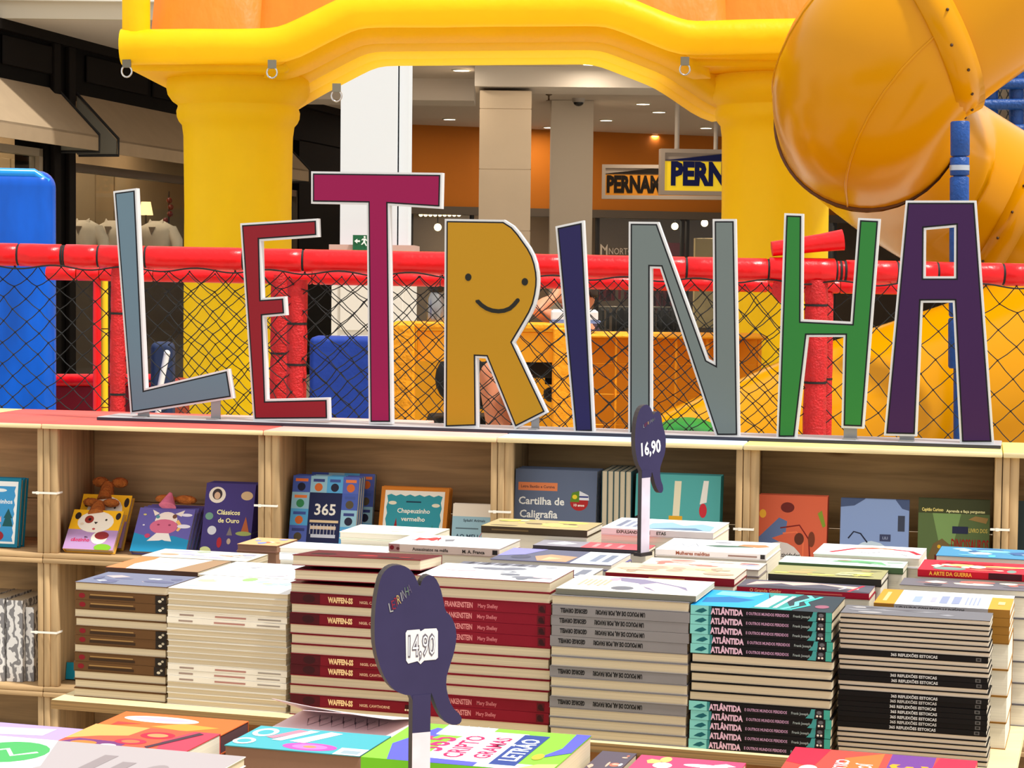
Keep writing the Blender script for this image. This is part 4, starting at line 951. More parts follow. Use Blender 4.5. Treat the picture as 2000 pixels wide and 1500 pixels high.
for x0, x1, y0 in ((269, 291, 795), (412, 430, 776), (1038, 1053, 800), (1648, 1674, 834), (1757, 1786, 846)):
    s0, zt = SG.st(x0, y0, TL + .012); s1, _ = SG.st(x1, y0, TL + .012)
    b = MB().box(s0, TL + .012, ZS + .009, s1, TL + .016, zt, 0, MG).box(s0, TL - .02, ZS + .009, s1, TL + .016, ZS + .012, 0, MG); b.build('bracket', steel, sign)

# ================================================================== BOOKS
def book_mesh(W, H, T, cov, side='front', pg=None, hard=False, key=None):
    """x 0..W, y 0..H, z 0..T with the spine on side; returns (cover mesh, page mesh)"""
    ct = (.0011 if T > .01 else .0007) if not hard else .0024; o = 0 if not hard else .003; i_ = .0009 if T > .01 else .0003
    c = MB().box(0, 0, 0, W, H, ct).box(0, 0, T - ct, W, H, T)
    if side == 'front': c.box(0, 0, ct, W, ct, T - ct); pb = (o + i_, ct, ct, W - o - i_, H - o - .0018, T - ct)
    elif side == 'left': c.box(0, 0, ct, ct, H, T - ct); pb = (ct, o + i_, ct, W - o - .0018, H - o - i_, T - ct)
    else: c.box(W - ct, 0, ct, W, H, T - ct); pb = (o + .0018, o + i_, ct, W - ct, H - o - i_, T - ct)
    a = c.build('cover', cov, None, world=False); b = MB().box(*pb).build('page_block', pg or paper, None, world=False)
    r = (a.data, b.data); bpy.data.objects.remove(a); bpy.data.objects.remove(b); return r
def clip(P, W, H):
    for ax, lim, sg in ((0, 0, 1), (0, W, -1), (1, 0, 1), (1, H, -1)):
        Q = []; n = len(P)
        for i in range(n):
            a, b_ = P[i], P[(i + 1) % n]; da, db = (a[ax] - lim) * sg, (b_[ax] - lim) * sg
            if da >= 0: Q.append(a)
            if da * db < 0: k = da / (da - db); Q.append((a[0] + (b_[0] - a[0]) * k, a[1] + (b_[1] - a[1]) * k))
        P = Q
        if len(P) < 3: return P
    return P
def art_mesh(items, W, H, z, fm=None):
    """flat print: shapes in 0..1 cover coordinates, stacked in the order given"""
    b = MB(); e = .00005
    for n, it in enumerate(items):
        k = it[0]; zz = z + e * (n + 1) * (1 if len(items) < 24 else .5)
        if k == 'r': P = [(it[1] * W, it[2] * H), (it[3] * W, it[2] * H), (it[3] * W, it[4] * H), (it[1] * W, it[4] * H)]; c = it[5]
        elif k == 'e': P = [(it[1] * W + it[3] * W * math.cos(a), it[2] * H + it[4] * H * math.sin(a)) for a in [i * math.pi / 10 for i in range(20)]]; c = it[5]
        elif k == 'p': P = [(x * W, y * H) for x, y in it[1]]; c = it[2]
        elif k == 't':
            _, st, x, y, h, c = it[:6]; rot = it[6] if len(it) > 6 else 0; mw = it[7] * (W if rot % 180 == 0 else H) if len(it) > 7 and it[7] else None
            b.text(st, x * W, y * H, h * (H if rot % 180 == 0 else W), c, None, rot, mw, .02, zz); continue
        elif k == 'l':
            pts = [Vector((x * W, y * H)) for x, y in it[1]]; wd = it[3] * W / 2; up_ = []; dn = []
            for i, p in enumerate(pts):
                t_ = (pts[min(i + 1, len(pts) - 1)] - pts[max(i - 1, 0)]).normalized(); nn = Vector((-t_.y, t_.x)); up_.append(p + nn * wd); dn.append(p - nn * wd)
            for i in range(len(pts) - 1): b.add([(*dn[i], zz), (*dn[i + 1], zz), (*up_[i + 1], zz), (*up_[i], zz)], [(0, 1, 2, 3)], 0, False, lin(it[2]))
            continue
        P = clip(P, W, H)
        if len(P) > 2: b.prism([P], zz, zz, 0, None, lin(c))
    o = b.build('cover_print', INK, None, world=False); m = o.data; bpy.data.objects.remove(o); return m
def spine_mesh(items, W, T):
    """print on the spine face y=0: coordinates 0..1 along and up"""
    b = MB(); MS = Matrix.Translation((0, -.0002, 0)) @ Matrix.Rotation(math.pi / 2, 4, 'X')
    for n, it in enumerate(items):
        zz = .0001 * n
        if it[0] == 'r': b.prism([[(it[1] * W, it[2] * T), (it[3] * W, it[2] * T), (it[3] * W, it[4] * T), (it[1] * W, it[4] * T)]], zz, zz, 0, MS, lin(it[5]))
        elif it[0] == 'e': b.prism([[(it[1] * W + it[3] * W * math.cos(a), it[2] * T + it[4] * T * math.sin(a)) for a in [i * math.pi / 7 for i in range(14)]]], zz, zz, 0, MS, lin(it[5]))
        elif it[0] == 'p': b.prism([[(x * W, y * T) for x, y in it[1]]], zz, zz, 0, MS, lin(it[2]))
        else: b.text(it[1], it[2] * W, it[3] * T, it[4] * T, it[5], MS, it[6] if len(it) > 6 else 0, it[7] * W if len(it) > 7 else None, it[8] if len(it) > 8 else .02, zz)
    o = b.build('spine_print', INK, None, world=False); m = o.data; bpy.data.objects.remove(o); return m
def put_book(name, M, meshes, label, cat='book', group=None, extra=()):
    r = thing(name, label, cat, group=group); r.matrix_world = M
    link('cover', meshes[0], r); link('page_block', meshes[1], r)
    for n, me in extra:
        if me: link(n, me, r)
    return r
def covm(rgb, rough=.42): return mat('cover_%d_%d_%d' % tuple(rgb), rgb, rough, spec=.15, var=.04, vs=20)

# ---- standing and leaning books in the crates
ZF = ZS - CH + .0127                            # crate floor
def lean_book(px0, px1, pyt, v0, T, lean, cov, items, label, n=1, lab2=None, group=None, side='left', zf=ZF, hard=False, pg=None, yaw=0.0, name='picture_book', extra_fn=None, step=.002):
    s0 = SH.sz(px0, 1085, zf)[0] if False else None
    # bottom edge at depth v0 on the crate floor: find s from the pixel column
    def s_at(px):
        lo, hi = -2.0, 4.0
        for _ in range(50):
            m = (lo + hi) / 2
            if proj(SH.pt(m, v0, zf))[0] < px: lo = m
            else: hi = m
        return lo
    a, b_ = s_at(px0), s_at(px1); W = b_ - a
    L = math.radians(lean); lo, hi = .02, .6
    for _ in range(50):
        m = (lo + hi) / 2; P = SH.pt(a, v0 + m * math.sin(L), zf + m * math.cos(L))
        if proj(P)[1] > pyt: lo = m
        else: hi = m
    H = lo; me = book_mesh(W, H, T, cov, side, pg, hard); am = art_mesh(items, W, H, T) if items else None
    for i in range(n):
        M = SH.mat(a, v0 + (T + step) * i / math.cos(L), zf + T * math.sin(L), math.radians(yaw)) 
        R_ = Matrix(((1, 0, 0, 0), (0, math.sin(L), -math.cos(L), 0), (0, math.cos(L), math.sin(L), 0), (0, 0, 0, 1)))
        off = Matrix.Translation((0, T * math.cos(L), -T * math.sin(L)))
        lb = label if i == 0 else (lab2 or label).replace('#', ('second', 'third', 'fourth', 'fifth', 'sixth')[i - 1])
        bk = put_book(name, M @ off @ R_, me, lb, 'book', group, [('cover_print', am)])
        if extra_fn and i < 1: extra_fn(bk, W, H, T)
    return W, H
wv = [(0.03 + .94 * i / 24, .95 - .025 * abs(math.sin(i * .9))) for i in range(25)]
pigs = [('r', .06, .05, .93, .95, (236, 240, 240)), ('p', [(.1, .08)] + [(.1 + .03 * (i % 2), .08 + .8 * i / 12) for i in range(13)] + [(.88 - .03 * (i % 2), .88 - .8 * i / 12) for i in range(13)], (62, 150, 206)), ('e', .5, .82, .16, .025, (226, 236, 240)), ('t', 'porquinhos', .5, .66, .062, (240, 244, 246), 0, .74), ('p', [(.6, .3), (.86, .3), (.8, .42), (.84, .42), (.73, .56), (.62, .42), (.66, .42)], (30, 86, 90)), ('e', .42, .3, .14, .085, (238, 164, 170)), ('e', .38, .31, .04, .03, (214, 120, 130)), ('p', [(.5, .37), (.56, .45), (.57, .36)], (238, 164, 170)), ('e', .45, .16, .2, .08, (150, 40, 50))]
lean_book(-46, 33, 934, .05, .02, 9, covm((24, 120, 150)), pigs, 'turquoise picture book with a scalloped white border, front copy in the first crate', 2, 'turquoise picture book with a scalloped white border, # copy, just behind the front one', hard=True, side='left')
def dog(colr): return [('r', 0, .48, 1, 1, (242, 182, 30)), ('r', 0, 0, 1, .5, (176, 140, 184)), ('e', .5, .7, .36, .27, (238, 228, 210)), ('e', .36, .76, .09, .1, (150, 52, 40)), ('e', .37, .76, .03, .035, (40, 24, 20)), ('e', .7, .76, .022, .028, (70, 60, 50)), ('p', [(.47, .7), (.55, .7), (.51, .64)], (50, 40, 36)), ('e', .5, .52, .03, .025, (190, 70, 70)), ('e', .24, .64, .04, .03, (226, 206, 180)), ('e', .12, .84, .06, .09, (46, 36, 34)), ('e', .92, .86, .05, .09, (46, 36, 34)), ('e', .66, .3, .16, .16, (238, 228, 210)), ('e', .7, .36, .14, .1, (140, 44, 46)), ('t', 'au,', .4, .32, .05, (60, 40, 60)), ('t', 'cãozinho', .3, .24, .085, (206, 26, 84), 0, .46), ('e', .78, .06, .17, .09, (120, 176, 46))]
plush = mat('brown_plush', (176, 98, 36), .95, var=.25, vs=60, bump=.6, bs=120)
def ears(bk, W, H, T):
    M = Matrix.Identity(4)
    b = MB()
    b.tube([(W * .45, H * .9, T * .6), (W * .42, H * 1.08, T * .3), (W * .4, H * 1.26, T * .1)], [W * .17, W * .14, W * .11], 10)
    b.build('plush_body', plush, bk, world=False)
    for q in (-1, 1):
        MB().ball((W * (.42 + .2 * q), H * 1.3, 0), (W * .17, H * .1, T * .6), 12, 8).build('plush_ear', plush, bk, world=False)
lean_book(122, 220, 1004, .012, .02, 38, covm((214, 160, 60)), dog(0), 'yellow and lilac puppy book with a brown plush topper, front copy', 1, None, 'puppy books', hard=True, extra_fn=ears)
lean_book(140, 236, 972, .075, .02, 30, covm((214, 160, 60)), dog(0), 'yellow and lilac puppy book with a brown plush topper, rear copy', 1, None, 'puppy books', hard=True, extra_fn=ears)
uni = [('r', 0, 0, 1, 1, (104, 96, 168)), ('p', [(0, 0), (1, 0), (1, .3), (.7, .38), (.4, .3), (0, .42)], (36, 142, 186)), ('e', .52, .72, .2, .2, (240, 228, 214)), ('e', .5, .58, .25, .17, (214, 110, 140)), ('e', .4, .62, .025, .02, (150, 60, 90)), ('e', .6, .62, .025, .02, (150, 60, 90)), ('e', .36, .8, .035, .04, (90, 150, 160)), ('e', .66, .82, .04, .05, (120, 80, 60)), ('p', [(.3, .82), (.24, .96), (.38, .88)], (240, 228, 214)), ('p', [(.66, .88), (.82, .97), (.78, .82)], (240, 228, 214)), ('p', [(.74, .75), (.84, .6), (.78, .48), (.74, .5), (.77, .6), (.7, .7)], (240, 190, 110)), ('p', [(.4, .43), (.62, .43), (.7, .25), (.58, .26), (.53, .28), (.48, .26), (.26, .24)], (240, 232, 224)), ('e', .25, .36, .05, .05, (200, 70, 110)), ('e', .87, .86, .1, .035, (230, 226, 236)), ('e', .86, .6, .12, .045, (230, 226, 236)), ('e', .12, .84, .03, .02, (214, 200, 120)), ('e', .14, .6, .02, .016, (230, 226, 236))]
def horn(bk, W, H, T):
    MB().lathe([(W * .15, 0), (W * .03, H * .3)], (0, 0, 0), 14, M=Matrix.Translation((W * .52, H * 1.0, T * .5 + W * .15)) @ Matrix.Rotation(-math.pi / 2, 4, 'X')).build('plush_horn', mat('pink_plush', (222, 120, 150), .9, var=.2, vs=50), bk, world=False)
    for q in (-1, 1):
        MB().ball((W * (.6 + .18 * q), H * 1.22, T * .9), (W * .2, H * .09, T * .8), 12, 8).build('plush_tuft', plush, bk, world=False)
lean_book(253, 362, 999, .03, .019, 34, covm((118, 112, 176)), uni, 'violet and turquoise unicorn book with a pink horn, frontmost copy', 4, 'violet and turquoise unicorn book, # copy from the front of its row', 'unicorn books', hard=True, extra_fn=horn)
clas = [('r', 0, 0, 1, 1, (66, 54, 116)), ('e', .24, .84, .17, .11, (226, 216, 200)), ('e', .24, .85, .1, .075, (60, 48, 50)), ('e', .24, .83, .06, .05, (206, 170, 140)), ('e', .84, .84, .12, .06, (200, 170, 130)), ('t', 'Clássicos', .5, .61, .062, (250, 240, 170), 0, .68), ('t', 'de Ouro', .52, .5, .06, (250, 240, 170), 0, .54), ('e', .12, .55, .08, .05, (110, 150, 130)), ('e', .2, .36, .09, .06, (206, 206, 214)), ('p', [(.78, .34), (.95, .34), (.86, .56)], (170, 90, 50)), ('e', .84, .33, .16, .03, (150, 160, 90)), ('p', [(.5, .3), (.62, .3), (.56, .42)], (120, 110, 110)), ('e', .37, .2, .05, .07, (170, 40, 50)), ('e', .1, .08, .12, .06, (206, 214, 150)), ('e', .56, .22, .04, .04, (180, 160, 140))]
lean_book(389, 486, 944, .045, .006, 16, covm((50, 40, 100)), clas, 'deep violet classics storybook with cream title, front copy', 6, 'deep violet classics storybook, # copy from the front, stacked behind', 'violet classics storybooks', step=.0035)
# animal-tile books
an = [('r', 0, 0, 1, 1, (92, 150, 200))]
tc = [(74, 96, 176), (150, 196, 214), (90, 170, 220), (86, 104, 184)]
for i in range(4):
    for j in range(5):
        if 1 <= i <= 2 and 0 < j < 3.5 and j in (1, 2, 3): continue
        x0, x1 = (.0, .27, .52, .76)[i], (.27, .52, .76, 1)[i]; y0 = j * .2
        cc = tc[(i + j * 3) % 4]; an.append(('r', x0, y0, x1, y0 + .2, cc)); an.append(('r', x0 + .04, y0 + .13, x1 - .04, y0 + .165, ((232, 120, 60), (60, 70, 130), (70, 90, 160), (236, 130, 70))[(i + j) % 4]))
        an.append(('e', (x0 + x1) / 2, y0 + .065, .06, .05, ((40, 40, 60), (90, 80, 60), (214, 110, 50), (60, 140, 90))[(i * 2 + j) % 4]))
an += [('r', .27, .2, .76, .8, (34, 40, 78)), ('t', '365', .52, .6, .13, (240, 236, 226), 0, .42), ('r', .3, .44, .73, .47, (226, 200, 160)), ('r', .31, .36, .7, .4, (220, 196, 170)), ('r', .33, .26, .7, .3, (200, 206, 220))]
for i in range(8): an.append(('r', .31 + i * .052, .3, .318 + i * .052, .42, (206, 206, 214)))
lean_book(560, 690, 931, .07, .016, 14, covm((70, 104, 160)), an, 'blue animal-tile book titled with a large white number, front copy', 3, 'blue animal-tile book with coloured squares, # copy behind the front one', 'animal-tile books', pg=paper_white)
lean_book(598, 722, 924, .16, .014, 12, covm((54, 96, 120)), an, 'teal-edged animal-tile book leaning behind the row of three copies', 1, None, 'animal-tile books', pg=paper_white)
chap = [('r', .0, 0, 1, 1, (206, 126, 40)), ('r', .06, .05, .94, .95, (238, 234, 222)), ('p', [(.09, .08)] + [(.09 + .02 * (i % 2), .08 + .8 * i / 10) for i in range(11)] + [(.15 + .07 * i, .9 - .025 * (i % 2)) for i in range(11)] + [(.91 - .02 * (i % 2), .88 - .8 * i / 10) for i in range(11)], (52, 150, 164)), ('e', .18, .78, .06, .025, (232, 226, 200)), ('e', .82, .76, .06, .025, (232, 226, 200)), ('r', .38, .79, .6, .81, (30, 60, 80)), ('t', 'Chapeuzinho', .5, .68, .06, (244, 240, 226), 0, .62), ('t', 'vermelho', .5, .57, .06, (244, 240, 226), 0, .46), ('p', [(.1, .08), (.45, .08), (.44, .3), (.38, .38), (.28, .42), (.25, .58), (.22, .42), (.14, .34)], (150, 34, 36)), ('p', [(.46, .08), (.72, .08), (.72, .3), (.6, .42), (.46, .3)], (120, 60, 40)), ('p', [(.43, .3), (.59, .46), (.75, .3)], (70, 40, 36)), ('p', [(.74, .1), (.84, .1), (.79, .5)], (50, 120, 80)), ('p', [(.83, .1), (.92, .1), (.875, .46)], (30, 90, 84))]
lean_book(733, 866, 953, .1, .016, 17, covm((206, 130, 44)), chap, 'orange-framed teal storybook with a red house, front copy', 2, 'orange-framed teal storybook with a red house, # copy behind', 'orange-framed storybooks', hard=True)
lean_book(878, 952, 985, .06, .012, 12, covm((206, 208, 206)), [('r', 0, 0, 1, 1, (150, 186, 200)), ('r', 0, .8, 1, 1, (226, 214, 196)), ('t', 'Splash! Animais', .58, .74, .04, (40, 50, 60), 0, .6), ('t', 'AO MEU', .4, .48, .075, (40, 60, 80), 0, .6), ('r', .1, .6, .7, .62, (90, 110, 120)), ('l', [(.6, .3), (.75, .5), (.85, .6), (.78, .66), (.8, .56)], (200, 70, 90), .015)], 'small pale blue book with dark hand lettering beside the crate post', 2, 'small pale blue book with dark hand lettering, # copy behind', 'small pale blue books', hard=True)
cart = [('r', 0, 0, 1, 1, (96, 106, 130)), ('r', .04, .79, .52, .87, (222, 128, 80)), ('t', 'Letra Bastão e Cursiva', .28, .83, .026, (90, 60, 60), 0, .42), ('t', 'Cartilha de', .33, .69, .072, (240, 238, 232), 0, .56), ('t', 'Caligrafia', .3, .56, .072, (240, 238, 232), 0, .5), ('t', 'O bê-a-bá da escrita', .36, .44, .05, (206, 110, 90), 0, .6), ('e', .79, .69, .11, .085, (170, 40, 40)), ('p', [(.68, .69), (.79, .69), (.79, .8), (.7, .78)], (90, 130, 40)), ('e', .735, .74, .03, .022, (230, 200, 50)), ('p', [(.79, .71), (.91, .71), (.9, .76), (.79, .8)], (220, 220, 226)), ('r', .79, .735, .9, .75, (40, 50, 120)), ('t', '10 anos', .79, .66, .025, (250, 240, 230), 0, .14), ('l', [(.02, .3), (.05, .12), (.25, .16), (.28, .28), (.05, .32)], (190, 196, 210), .008), ('l', [(.65, .42), (.78, .44), (.8, .32), (.66, .3), (.55, .22), (.62, .1), (.75, .12), (.8, .2)], (190, 196, 210), .008), ('p', [(.28, .06), (.6, .06), (.62, .13), (.3, .2)], (206, 90, 40)), ('r', .48, .24, .56, .26, (230, 230, 230))]
lean_book(1000, 1160, 917, .05, .021, 7, covm((92, 102, 128)), cart, 'slate blue handwriting book with white title, front copy', 4, 'slate blue handwriting book, # copy from the front of its row', 'slate handwriting books')
def edge_on(px0, px1, pyt, v0, n, D, label, cov):
    def s_at(px):
        lo, hi = -2.0, 4.0
        for _ in range(50):
            m = (lo + hi) / 2
            if proj(SH.pt(m, v0, ZF + .1))[0] < px: lo = m
            else: hi = m
        return lo
    a, b_ = s_at(px0), s_at(px1); T = (b_ - a) / n; lo, hi = .05, .4
    for _ in range(50):
        m = (lo + hi) / 2
        if proj(SH.pt(a, v0, ZF + m))[1] > pyt: lo = m
        else: hi = m
    me = book_mesh(lo, D, T * .97, cov, 'front')
    for i in range(n):
        R_ = Matrix(((0, 0, 1, 0), (0, -1, 0, D), (1, 0, 0, 0), (0, 0, 0, 1)))
        put_book('workbook', SH.mat(a + i * T, v0, ZF + .0005) @ R_, me, label % ('first', 'second', 'third', 'fourth', 'fifth')[i], 'book', 'workbooks standing fore-edge out')
edge_on(1174, 1232, 920, .06, 5, .15, 'workbook standing with cream page edges outward, %s from the slate books', covm((40, 76, 84)))
ct2 = [('r', 0, 0, 1, 1, (84, 168, 166)), ('e', .5, .2, .34, .3, (214, 204, 190)), ('p', [(0, 0), (1, 0), (1, .12), (.7, .16), (.4, .1), (.15, .2), (0, .16)], (230, 196, 160)), ('p', [(.44, .5), (.52, .5), (.54, .94), (.46, .94)], (230, 220, 190)), ('r', .4, .4, .56, .6, (222, 166, 40)), ('r', .42, .44, .54, .5, (150, 90, 40)), ('e', .8, .66, .045, .07, (200, 50, 60)), ('p', [(.76, .72), (.8, .95), (.86, .95), (.84, .74)], (236, 232, 224)), ('e', .1, .36, .12, .13, (86, 50, 40)), ('e', .08, .5, .14, .1, (34, 24, 24)), ('t', 'CARTILHA', .46, .24, .06, (60, 70, 60), 0, .34), ('e', .86, .36, .1, .1, (232, 130, 110)), ('e', .88, .45, .11, .07, (30, 30, 44)), ('r', .62, .34, .76, .44, (226, 206, 150)), ('p', [(.78, .14), (.94, .14), (.9, .28), (.82, .28)], (60, 140, 80))]
lean_book(1236, 1402, 926, .045, .013, 7, covm((44, 132, 136)), ct2, 'teal primer with a child and paint pot on the cover, front copy', 4, 'teal primer with a child and paint pot, # copy from the front of its row', 'teal primers')
red_a = [('r', 0, 0, 1, 1, (214, 100, 70)), ('p', [(0, .5), (.3, .74), (.42, .7), (.4, .56), (.2, .5), (.42, .42), (.2, .36), (0, .34)], (96, 116, 160)), ('l', [(.32, .62), (.6, .66), (.74, .5), (.76, .3)], (120, 30, 30), .02), ('l', [(.36, .56), (.56, .58), (.66, .46), (.66, .3)], (236, 120, 80), .02), ('e', .42, .86, .1, .06, (110, 40, 36)), ('e', .78, .5, .05, .09, (120, 60, 40)), ('e', .6, .5, .07, .07, (96, 50, 36)), ('p', [(.86, .8), (.94, .64), (.98, .66), (.92, .84)], (130, 150, 50)), ('e', .06, .78, .05, .05, (240, 180, 60)), ('e', .32, .16, .36, .3, (222, 214, 210)), ('t', 'Livro de Atividades', .32, .31, .05, (40, 40, 44), 0, .6), ('t', 'do', .32, .22, .03, (60, 60, 60)), ('t', 'CORPO', .32, .12, .07, (160, 60, 60), 0, .36), ('e', .85, .1, .09, .09, (60, 40, 44))]
lean_book(1478, 1612, 967, .06, .014, 7, covm((160, 60, 44)), red_a, 'orange-red activity book with a swirling cover, front copy', 3, 'orange-red activity book with a swirling cover, # copy from the front', 'orange activity books')
blu_a = [('r', 0, 0, 1, 1, (132, 154, 200)), ('p', [(0, .9), (.2, .92), (.36, 1), (0, 1)], (70, 84, 120)), ('p', [(.8, 1), (.9, .9), (1, .88), (1, 1)], (70, 84, 120)), ('e', .46, .1, .42, .42, (196, 214, 230)), ('e', .46, .06, .34, .36, (34, 36, 44)), ('t', 'Livro de Atividades', .46, .24, .05, (226, 206, 170), 0, .52), ('r', .84, .64, .94, .82, (60, 66, 84)), ('r', .58, .52, .74, .6, (60, 66, 96)), ('t', 'LILI', .66, .56, .03, (150, 160, 190), 0, .1), ('l', [(.12, .54), (.2, .62), (.3, .6), (.4, .5)], (36, 40, 60), .02), ('e', .9, .16, .06, .08, (150, 80, 50)), ('e', .08, .14, .07, .1, (60, 70, 100))]
lean_book(1638, 1772, 974, .05, .014, 6, covm((78, 94, 136)), blu_a, 'pale blue activity book with a dark round title panel, front copy', 2, 'pale blue activity book with a dark round title panel, # copy', 'blue activity books')
din = [('r', 0, 0, 1, 1, (88, 106, 64)), ('r', 0, .84, 1, 1, (62, 66, 40)), ('p', [(.2, .84), (.6, .84), (.5, .5), (.3, .5)], (120, 150, 90)), ('t', 'Capitão Curioso', .2, .88, .035, (240, 220, 130), 0, .3), ('t', 'Aprenda e faça perguntas', .66, .87, .03, (236, 230, 170), 0, .54), ('p', [(.05, .0), (.12, .3), (.22, .5), (.34, .56), (.44, .5), (.46, .42), (.3, .38), (.26, .3), (.42, .06), (.6, .1), (.66, 0)], (112, 92, 56)), ('p', [(.24, .38), (.42, .34), (.4, .16), (.34, .08), (.24, .2)], (96, 20, 16)), ('p', [(.27, .38), (.29, .33), (.31, .37), (.33, .32), (.35, .36), (.37, .31), (.39, .35), (.4, .38)], (236, 226, 190)), ('e', .3, .47, .025, .02, (220, 170, 40)), ('r', .48, .62, .7, .7, (40, 44, 70)), ('t', 'LIVRO DOS', .84, .66, .045, (200, 180, 90), 0, .26), ('t', 'DINOSSAUROS', .73, .5, .12, (150, 24, 20), 0, .52), ('t', 'PERGUNTAS E', .76, .32, .075, (190, 150, 40), 0, .42), ('t', 'RESPOSTAS', .8, .19, .075, (190, 150, 40), 0, .34), ('p', [(.7, .78), (.95, .74), (.98, .8), (.8, .82)], (150, 120, 70))]
lean_book(1790, 1930, 974, .055, .014, 6, covm((52, 60, 36)), din, 'dark green dinosaur question book with an open-jawed head, front copy', 2, 'dark green dinosaur question book, # copy', 'dinosaur books')
lean_book(1982, 2090, 980, .06, .02, 8, covm((46, 56, 56)), [('e', .2, .3, .12, .12, (196, 140, 140)), ('e', .5, .7, .3, .2, (80, 100, 96))], 'dark grey-green book in the last crate past the dinosaur books', 1)
# middle row: grey patterned books standing side by side
dam = mat('damask_cover', (226, 224, 222), .5)
def damask():
    nt = dam.node_tree; N = nt.nodes.new; K = nt.links.new; b = nt.nodes['Principled BSDF']
    tc = N('ShaderNodeTexCoord'); v = N('ShaderNodeTexWave'); v.wave_type = 'RINGS'; v.inputs['Scale'].default_value = 14; v.inputs['Distortion'].default_value = 9; v.inputs['Detail'].default_value = 2; v.inputs['Detail Scale'].default_value = 2.2
    K(tc.outputs['Object'], v.inputs['Vector']); cr = N('ShaderNodeValToRGB'); cr.color_ramp.elements[0].position = .42; cr.color_ramp.elements[1].position = .56
    cr.color_ramp.elements[0].color = lin((130, 128, 130)); cr.color_ramp.elements[1].color = lin((228, 226, 224)); K(v.outputs[0], cr.inputs[0]); K(cr.outputs[0], b.inputs['Base Color'])
damask()
ZF2 = ZF - CH
def standing(px0, px1, pyt, v0, D, label, cov):
    def s_at(px):
        lo, hi = -2.0, 4.0
        for _ in range(50):
            m = (lo + hi) / 2
            if proj(SH.pt(m, v0, ZF2 + .1))[0] < px: lo = m
            else: hi = m
        return lo
    a, b_ = s_at(px0), s_at(px1); lo, hi = .05, .4
    for _ in range(50):
        m = (lo + hi) / 2
        if proj(SH.pt(a, v0, ZF2 + m))[1] > pyt: lo = m
        else: hi = m
    me = book_mesh(lo, D, (b_ - a) * .97, cov, 'front')
    put_book('notebook', SH.mat(a, v0, ZF2 + .0005) @ Matrix(((0, 0, -1, (b_ - a)), (0, 1, 0, 0), (1, 0, 0, 0), (0, 0, 0, 1))), me, label, 'book', 'grey patterned books')
for i, (x0, x1, y, v) in enumerate(((-60, -26, 1166, .03), (-24, 8, 1168, .03), (12, 44, 1172, .035), (50, 66, 1186, .05))):
    standing(x0, x1, y, v, .16, 'grey and white patterned notebook standing spine out, %s from the crate post' % ('fourth', 'third', 'second', 'nearest')[i], dam)
def std2():
    global ZF2
    lean_book(128, 210, 1296, .09, .02, 10, covm((30, 140, 166)), None, 'turquoise book standing in the middle row behind the brown-spined stack', 1, zf=ZF2)
std2()
# folded patterned cloth in the bottom crate
r = thing('folded_cloth', 'folded brown and white patterned cloth in the bottom crate', 'cloth', SH.pt(-.45, .1, ZF2 - CH))
b = MB(); n = 10; zf = ZF2 - CH + .001
for L_ in range(3):
    vs = []; z0 = zf + L_ * .05
    for j in range(n + 1):
        for i in range(n + 1):
            u, v = i / n, j / n; vs.append(SH.pt(-.56 + .5 * u, .04 + .2 * v, z0 + .045 + .008 * math.sin(u * 9 + L_) * math.sin(v * 7 + L_) - .04 * max(0, abs(u - .5) * 2 - .85) / .15))
    k = len(vs); vs2 = [Vector((p.x, p.y, max(zf, p.z - .042))) for p in vs]
    fs = [(j * (n + 1) + i, j * (n + 1) + i + 1, (j + 1) * (n + 1) + i + 1, (j + 1) * (n + 1) + i) for j in range(n) for i in range(n)]
    b.add(vs, fs, 0, True); b.add(vs2, [tuple(reversed(f)) for f in fs], 0, True)
    for j, e in ((0, 1), (n, -1)):
        b.add([vs[j * (n + 1) + i] for i in range(n + 1)] + [vs2[j * (n + 1) + i] for i in range(n + 1)], [(i, n + 1 + i, n + 2 + i, i + 1) for i in range(n)])
    b.add([vs[i * (n + 1) + n] for i in range(n + 1)] + [vs2[i * (n + 1) + n] for i in range(n + 1)], [(i, n + 1 + i, n + 2 + i, i + 1) for i in range(n)])
b.build('folds', mat('patterned_cloth', (170, 150, 134), .9, var=.5, vs=45), r)

# ================================================================== BOOK TABLE
T0 = at(100, 1366, 3.265); TB = Frame(T0, 16.5); ZT = T0.z
MT = TB.mat(0, 0, 0)
table = thing('book_table', 'plywood table loaded with stacks of paperbacks in front of the crate shelf', 'table', TB.pt(.75, .5, FZ))
MB().box(0, 0, ZT - .015, 1.51, 1.02, ZT, 0, MT).build('tabletop', [ply], table, bevel=.001, seg=1)
MB().box(0, -.0008, ZT - .0148, 1.51, 0, ZT - .0004, 0, MT).build('edge_plies', ply_edge, table)
MB().box(.3, .035, ZT - .085, 1.47, .055, ZT - .0155, 0, MT).build('apron', wood('brown_apron', (150, 104, 62), 0), table)
for s_, t_ in ((.12, .12), (1.38, .08), (.12, .88), (1.38, .88)): MB().box(s_, t_, FZ, s_ + .05, t_ + .05, ZT - .0155, 0, MT).build('leg', pine_z, table)
ZN = .80
tn = thing('front_book_table', 'nearest book table, its top covered by puzzle and activity books', 'table', TB.pt(.7, -.6, FZ))
MB().box(-.35, -1.2, ZN - .018, 1.75, -.1, ZN, 0, MT).build('tabletop', ply, tn, bevel=.001, seg=1)
for s_, t_ in ((-.3, -1.15), (1.65, -1.15), (-.3, -.2), (1.65, -.2)): MB().box(s_, t_, FZ, s_ + .05, t_ + .05, ZN - .0185, 0, MT).build('leg', pine_z, tn)

